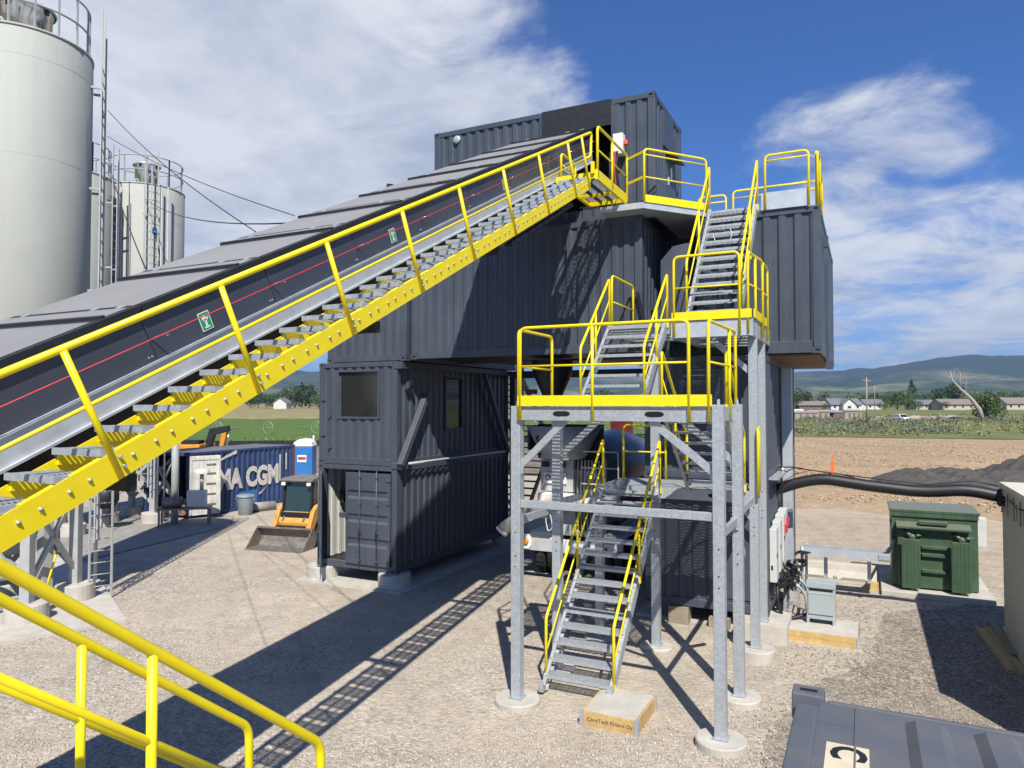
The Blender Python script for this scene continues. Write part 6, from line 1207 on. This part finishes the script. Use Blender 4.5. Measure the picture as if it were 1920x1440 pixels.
def house(name, px, d, L_, W2, hw, hr, wall, roof_, label, rz=0, gable=False, dzz=0):
    x, y = polar(px, d); z = gz(x, y)+dzz; t = thing(name, label, 'house', (x, y, z), .4595+rz)
    def P(n_, mb, m, par=None): return part(n_, mb, m, par or t, local=True)
    P('wall', MB().prism([(-W2/2, -.5), (W2/2, -.5), (W2/2, hw), (0, hw+hr-.15), (-W2/2, hw)], 'x', -L_/2, L_/2), wall)
    for s in (-1, 1): P('roof', MB().add([(-L_/2-.5, 0, hw+hr), (L_/2+.5, 0, hw+hr), (L_/2+.5, s*(W2/2+.6), hw-.25), (-L_/2-.5, s*(W2/2+.6), hw-.25), (-L_/2-.5, 0, hw+hr-.2), (L_/2+.5, 0, hw+hr-.2), (L_/2+.5, s*(W2/2+.6), hw-.45), (-L_/2-.5, s*(W2/2+.6), hw-.45)], [(0,1,2,3),(7,6,5,4),(0,4,5,1),(1,5,6,2),(2,6,7,3),(3,7,4,0)]), roof_)
    for k in range(max(2, int(L_/3.2))):
        u = -L_/2+L_*(k+.5)/max(2, int(L_/3.2)); w_ = P('window', MB().box(u-.6, u+.6, -W2/2-.06, -W2/2-.005, .9, 2.1), 'house_white'); P('pane', MB().box(u-.5, u+.5, -W2/2-.075, -W2/2-.062, 1.0, 2.0), 'glass_dark', w_)
    if gable:
        gw = 5.5; P('gable_wing', MB().prism([(-gw/2, -.5), (gw/2, -.5), (gw/2, hw), (0, hw+hr*.9), (-gw/2, hw)], 'y', -W2/2-3, -W2/2+1), wall)
        for s in (-1, 1): P('roof', MB().add([(0, -W2/2-3.5, hw+hr*.95), (0, 0, hw+hr*.95), (s*(gw/2+.5), 0, hw-.3), (s*(gw/2+.5), -W2/2-3.5, hw-.3), (0, -W2/2-3.5, hw+hr*.95+.2), (0, 0, hw+hr*.95+.2), (s*(gw/2+.5), 0, hw-.1), (s*(gw/2+.5), -W2/2-3.5, hw-.1)], [(0,1,2,3),(7,6,5,4),(0,4,5,1),(1,5,6,2),(2,6,7,3),(3,7,4,0)]), roof_)
        w_ = P('window', MB().box(-.9, .9, -W2/2-3.06, -W2/2-3.005, .8, 2.0), 'house_white'); P('pane', MB().box(-.75, .75, -W2/2-3.075, -W2/2-3.062, .9, 1.9), 'glass_dark', w_)
    P('chimney', MB().box(L_*.2, L_*.2+.6, -.3, .3, hw+hr*.5, hw+hr+.7), 'house_brown'); return t
house('brown_house', 1528, 330, 18, 8, 2.6, 1.6, 'house_brown', 'shingle_brown', 'long low brown house with a brown roof behind the sheds')
house('white_house', 1578, 330, 14, 9, 2.8, 2.6, 'house_white', 'shingle_grey', 'white house with a grey roof and white gables', gable=True)
house('white_garage', 1603, 335, 8, 7, 2.6, 2.0, 'house_white', 'shingle_grey', 'small white garage right of the gabled white house', R(80))
house('pale_house', 1632, 350, 9, 8, 2.8, 2.2, 'house_white', 'shingle_grey', 'pale house partly behind the utility pole')
house('grey_house', 1733, 340, 13, 9, 2.7, 2.0, 'house_tan', 'shingle_grey', 'tan house with a grey roof between the trees')
house('tan_house', 1786, 330, 15, 9, 2.8, 2.2, 'house_tan', 'shingle_brown', 'wide tan house with a brown-grey roof left of the dead trunk'); house('edge_house', 1905, 330, 15, 9, 3.0, 2.6, 'house_tan', 'shingle_brown', 'tan house with a broad roof at the right picture edge')
house('tiny_white_house', 530, 385, 7, 7, 3.4, 2.6, 'house_white', 'shingle_grey', 'small white gabled house in the far left tree row', R(85))
# sheds and trailers in the near meadow
def shed(px, d, L_, W2, h, wall, roof_, label, rz=0, cat='shed', nm='shed'):
    x, y = polar(px, d); z = gz(x, y); t = thing(nm, label, cat, (x, y, z), .4595+rz)
    part('wall', MB().box(-L_/2, L_/2, -W2/2, W2/2, -.3, h), wall, t, local=True); part('roof', MB().prism([(-W2/2-.2, h), (W2/2+.2, h), (W2/2+.2, h+.12), (0, h+.45), (-W2/2-.2, h+.12)], 'x', -L_/2-.2, L_/2+.2), roof_, t, local=True)
    for k in range(3): part('plank_gap', MB().box(-L_/2+L_*(k+.8)/3.6, -L_/2+L_*(k+.8)/3.6+.5, -W2/2-.03, -W2/2-.005, .2, h*.8), 'house_brown', t, local=True)
shed(1487, 190, 4.5, 2.4, 2.0, 'house_white', 'house_white', 'white trailer at the plant edge in the meadow', cat='trailer', nm='trailer'); shed(1506, 178, 6, 3, 1.7, 'weathered_wood', 'weathered_wood', 'weathered grey shed beside the white trailer', .1); shed(1532, 180, 5, 3, 1.9, 'weathered_wood', 'weathered_wood', 'weathered shed second from the white trailer', -.1)
shed(1562, 182, 5.2, 3, 1.7, 'house_brown', 'weathered_wood', 'reddish shed under a blue tarpaulin', .05); shed(1594, 182, 4.2, 3, 2.0, 'weathered_wood', 'weathered_wood', 'square grey shed nearest the utility pole', 0)
x, y = polar(1552, 181); single('tarpaulin', MB().add([(x-1.8, y-1.2, gz(x,y)+2.1), (x+1.8, y-1.0, gz(x,y)+2.05), (x+1.6, y+1.2, gz(x,y)+2.35), (x-1.6, y+1.1, gz(x,y)+2.4), (x-1.8, y-1.3, gz(x,y)+1.7), (x+1.8, y-1.1, gz(x,y)+1.75)], [(0,1,2,3), (4,5,1,0)]), 'drum_blue', 'pale blue tarpaulin over the reddish shed', 'tarpaulin')
def pole(px, d, h, label):
    x, y = polar(px, d); z = gz(x, y); t = thing('utility_pole', label, 'pole', (x, y, z), .4595); part('mast', MB().tube((0,0,-.5), (0,0,h), .19, 10, .12), 'weathered_wood', t, local=True); part('cross_arm', MB().box(-.9, .9, -.08, .08, h-.7, h-.55), 'weathered_wood', t, local=True)
pole(1625, 150, 9.6, 'bare wooden utility pole in the meadow left of the white car'); pole(1640, 330, 11, 'far thin utility pole behind the white garage')
x, y = polar(1688, 160); WC = thing('white_car', 'white car facing the plant, parked in the meadow', 'car', (x, y, gz(x, y)), .5)
def wcp(n_, mb, m, b=0): return part(n_, mb, m, WC, local=True, bevel=b)
wcp('body', MB().prism([(-2.1, .35), (2.2, .35), (2.2, .95), (-2.1, 1.0)], 'x', -.95, .95), 'white_paint', .12); wcp('cabin', MB().prism([(-1.4, 1.0), (2.0, .98), (1.7, 1.62), (-.8, 1.68)], 'x', -.85, .85), 'white_paint', .1); wcp('windscreen', MB().prism([(-1.43, 1.03), (-1.41, 1.03), (-.88, 1.6), (-.9, 1.6)], 'x', -.72, .72), 'glass_dark'); wcp('bumper', MB().box(-.95, .95, -2.16, -2.08, .4, .62), 'bin_grey')
for sx in (-.72, .72): wcp('head_lamp', MB().box(sx-.18, sx+.18, -2.13, -2.09, .7, .86), 'glass_dark')
for yy in (-1.3, 1.4):
    for sx in (-.85, .85): wcp('wheel', MB().lathe([(0, -.1), (.34, -.1), (.36, 0), (.34, .1), (0, .1)], (sx, yy, .36), 18, axis=(1,0,0)), 'rubber')
# dead tree and fallen limbs
x, y = polar(1842, 166); z = gz(x, y); dt = thing('dead_tree', 'bare grey dead tree leaning left over the meadow', 'tree', (x, y, z)); uu = RV
def D(a, b): return Vector((x, y, z))+uu*a+Vector((0,0,b))
part('trunk', MB().pipe([D(0, -.2), D(-.8, 2.6), D(-2.6, 5.0), D(-5.2, 7.4), D(-7.0, 9.4), D(-7.4, 11.6)], [.55, .5, .4, .3, .2, .06], 8), 'dead_wood', dt)
for (a, b, c, d_, r0) in ((-5.2, 7.4, -5.0, 11.5, .14), (-5.0, 9.6, -5.8, 12.4, .07), (-6.2, 8.6, -8.2, 10.6, .1), (-2.6, 5.0, -4.4, 5.6, .1), (-4.0, 6.3, -3.6, 9.4, .08), (-7.0, 9.4, -6.2, 12.0, .06)): part('limb', MB().tube(D(a, b), D(c, d_), r0, 6, .02), 'dead_wood', dt)
fb = thing('fallen_limbs', 'heap of grey fallen limbs beside the dead tree', 'branches', polar(1785, 158)+(0.3,)); bx_, by_ = polar(1785, 158); zz_ = gz(bx_, by_); rd = random.Random(9)
for k in range(9): a = Vector((bx_, by_, zz_))+uu*rd.uniform(-3.6, 3.4)+Vector((0,0,rd.uniform(0,.3))); b = Vector((bx_, by_, zz_))+uu*rd.uniform(-3.8, 3.6)+FV*rd.uniform(-1,1)+Vector((0,0,rd.uniform(.2,1.9))); part('limb', MB().pipe([a, (a+b)/2+Vector((0,0,.5)), b], [.17, .13, .05], 6), 'dead_wood', fb)
for k, (px, d, s, lb_) in enumerate(((1738, 176, 3.4, 'low tan earth heap right of the white car'), (1716, 180, 2.2, 'small tan earth heap just behind the white car'), (1650, 172, 2.6, 'low tan earth heap at the foot of the utility pole'))):
    x, y = polar(px, d); mb = MB(); rd = random.Random(k); mb.lathe([(s, 0), (s*.8, .45), (s*.4, .85), (0, .95)], (x, y, gz(x, y)-.1), 16); mb.v = [(a+rd.uniform(-.2,.2), b+rd.uniform(-.2,.2), c+rd.uniform(-.12,.12)) for a, b, c in mb.v]; single('earth_heap', mb, 'rock', lb_, 'heap')
# sagebrush, grass, silt fence, irrigation line
def tufts(name, spots, m, label, n, s, cat):
    mb = MB(); rd = random.Random(11)
    for (x, y, z, r, h) in spots: crown_faces(mb, (x, y, z+h*.45), (r, r, h*.55), n, s*r, rd, .5)
    o = part(name, mb, m); return tag(o, label, cat, kind='stuff')
sp_ = []; rd = random.Random(21)
for k in range(620):
    px = rd.uniform(1470, 1960); d = rd.uniform(100, 185)
    if math.sin(px*.02+d*.05)+math.sin(d*.13)+rd.uniform(-1,1) < (-.6 if px < 1800 else .9): continue
    x, y = polar(px, d); r = rd.uniform(.4, 1.1); sp_.append((x, y, gz(x, y), r, r*rd.uniform(.8, 1.3)))
tufts('sagebrush', sp_, 'leaf_sage', 'grey-green sagebrush over the near meadow', 60, .17, 'shrubs')
sp_ = []
for k in range(500): px = rd.uniform(1440, 2000); d = rd.uniform(96, 230); x, y = polar(px, d); sp_.append((x, y, gz(x, y), rd.uniform(.4, 1.2), rd.uniform(.3, .7)))
tufts('meadow_grass', sp_, 'grass_blades', 'tall dry grass over the meadow', 16, .22, 'grass')
sp_ = []
for k in range(700): f = rd.random(); a = Vector((-95, 27.5)).lerp(Vector((-51, 41)), f*2) if f < .4 else Vector((-51, 41)).lerp(Vector((-6, 86)), (f-.4)/.6); sp_.append((a.x+rd.uniform(-1.5,1.5), a.y+rd.uniform(-.5,2.5), .03, rd.uniform(.2,.5), rd.uniform(.4,.9)))
tufts('field_edge_grass', sp_, 'grass_blades', 'tall pale grass along the edge of the green field', 14, .3, 'grass')
sf = thing('silt_fence', 'low black silt fence along the edge of the green field', 'fence', (-40, 46, 0)); fp = [(-94, 26.5), (-72, 33), (-51, 39.7), (-44, 43.6), (-37, 47.9), (-30, 56.5), (-22, 67), (-15, 77), (-7, 84)]
mbf = MB(); V = []
for (x, y) in fp: V += [(x, y, -.02), (x, y, .62+random.uniform(-.08,.06))]
mbf.add(V, [(2*i, 2*i+2, 2*i+3, 2*i+1) for i in range(len(fp)-1)]); fo = part('fabric', mbf, 'near_black', sf); so_ = fo.modifiers.new('solid', 'SOLIDIFY'); so_.thickness = .02
for (x, y) in fp: part('stake', MB().box(x-.03, x+.03, y-.03, y+.03, 0, .85), 'timber_grey', sf)
IL = thing('irrigation_line', 'wheel line irrigator standing across the green field', 'irrigator', (-70, 70, 0)); pa = Vector((*polar(380, 104), .95)); pb_ = Vector((*polar(1250, 128), .95)); part('pipe', MB().tube(pa, pb_, .06, 8), 'bucket_steel', IL)
for k in range(11):
    c = pa.lerp(pb_, (k+.3)/11); w_ = MB(); dd = (pb_-pa).normalized(); pts = [c+Vector((0,0,1))*.92*math.sin(t)+Vector((-dd.y*.92*math.cos(t), dd.x*.92*math.cos(t), 0)) for t in [2*PI*i/24 for i in range(25)]]
    # wheels stand square to the pipe, turned a little so that each reads as an open ring
    q = Matrix.Rotation(R(50), 3, 'Z'); pts = [c+q @ (p-c) for p in pts]; w_.pipe(pts, .03, 5)
    for i in (0, 4, 8): w_.tube(pts[i], pts[i+12], .015, 4)
    part('wheel', w_, 'galv', IL)
# haze over the valley
hz = bpy.data.materials.new('haze_air'); hz.use_nodes = True; nt = hz.node_tree; nt.nodes.clear(); ov = nt.nodes.new('ShaderNodeOutputMaterial'); pv = nt.nodes.new('ShaderNodeVolumePrincipled'); nt.links.new(pv.outputs[0], ov.inputs['Volume'])
pv.inputs['Color'].default_value = (.50, .70, 1, 1); pv.inputs['Density'].default_value = HAZE; pv.inputs['Anisotropy'].default_value = .2; MATS['haze_air'] = hz
if HAZE > 0:
    ho = part('haze', MB().box(-9050, 9050, -9050, 9050, -6, 460), 'haze_air'); tag(ho, 'thin blue haze filling the valley', 'haze', kind='stuff')
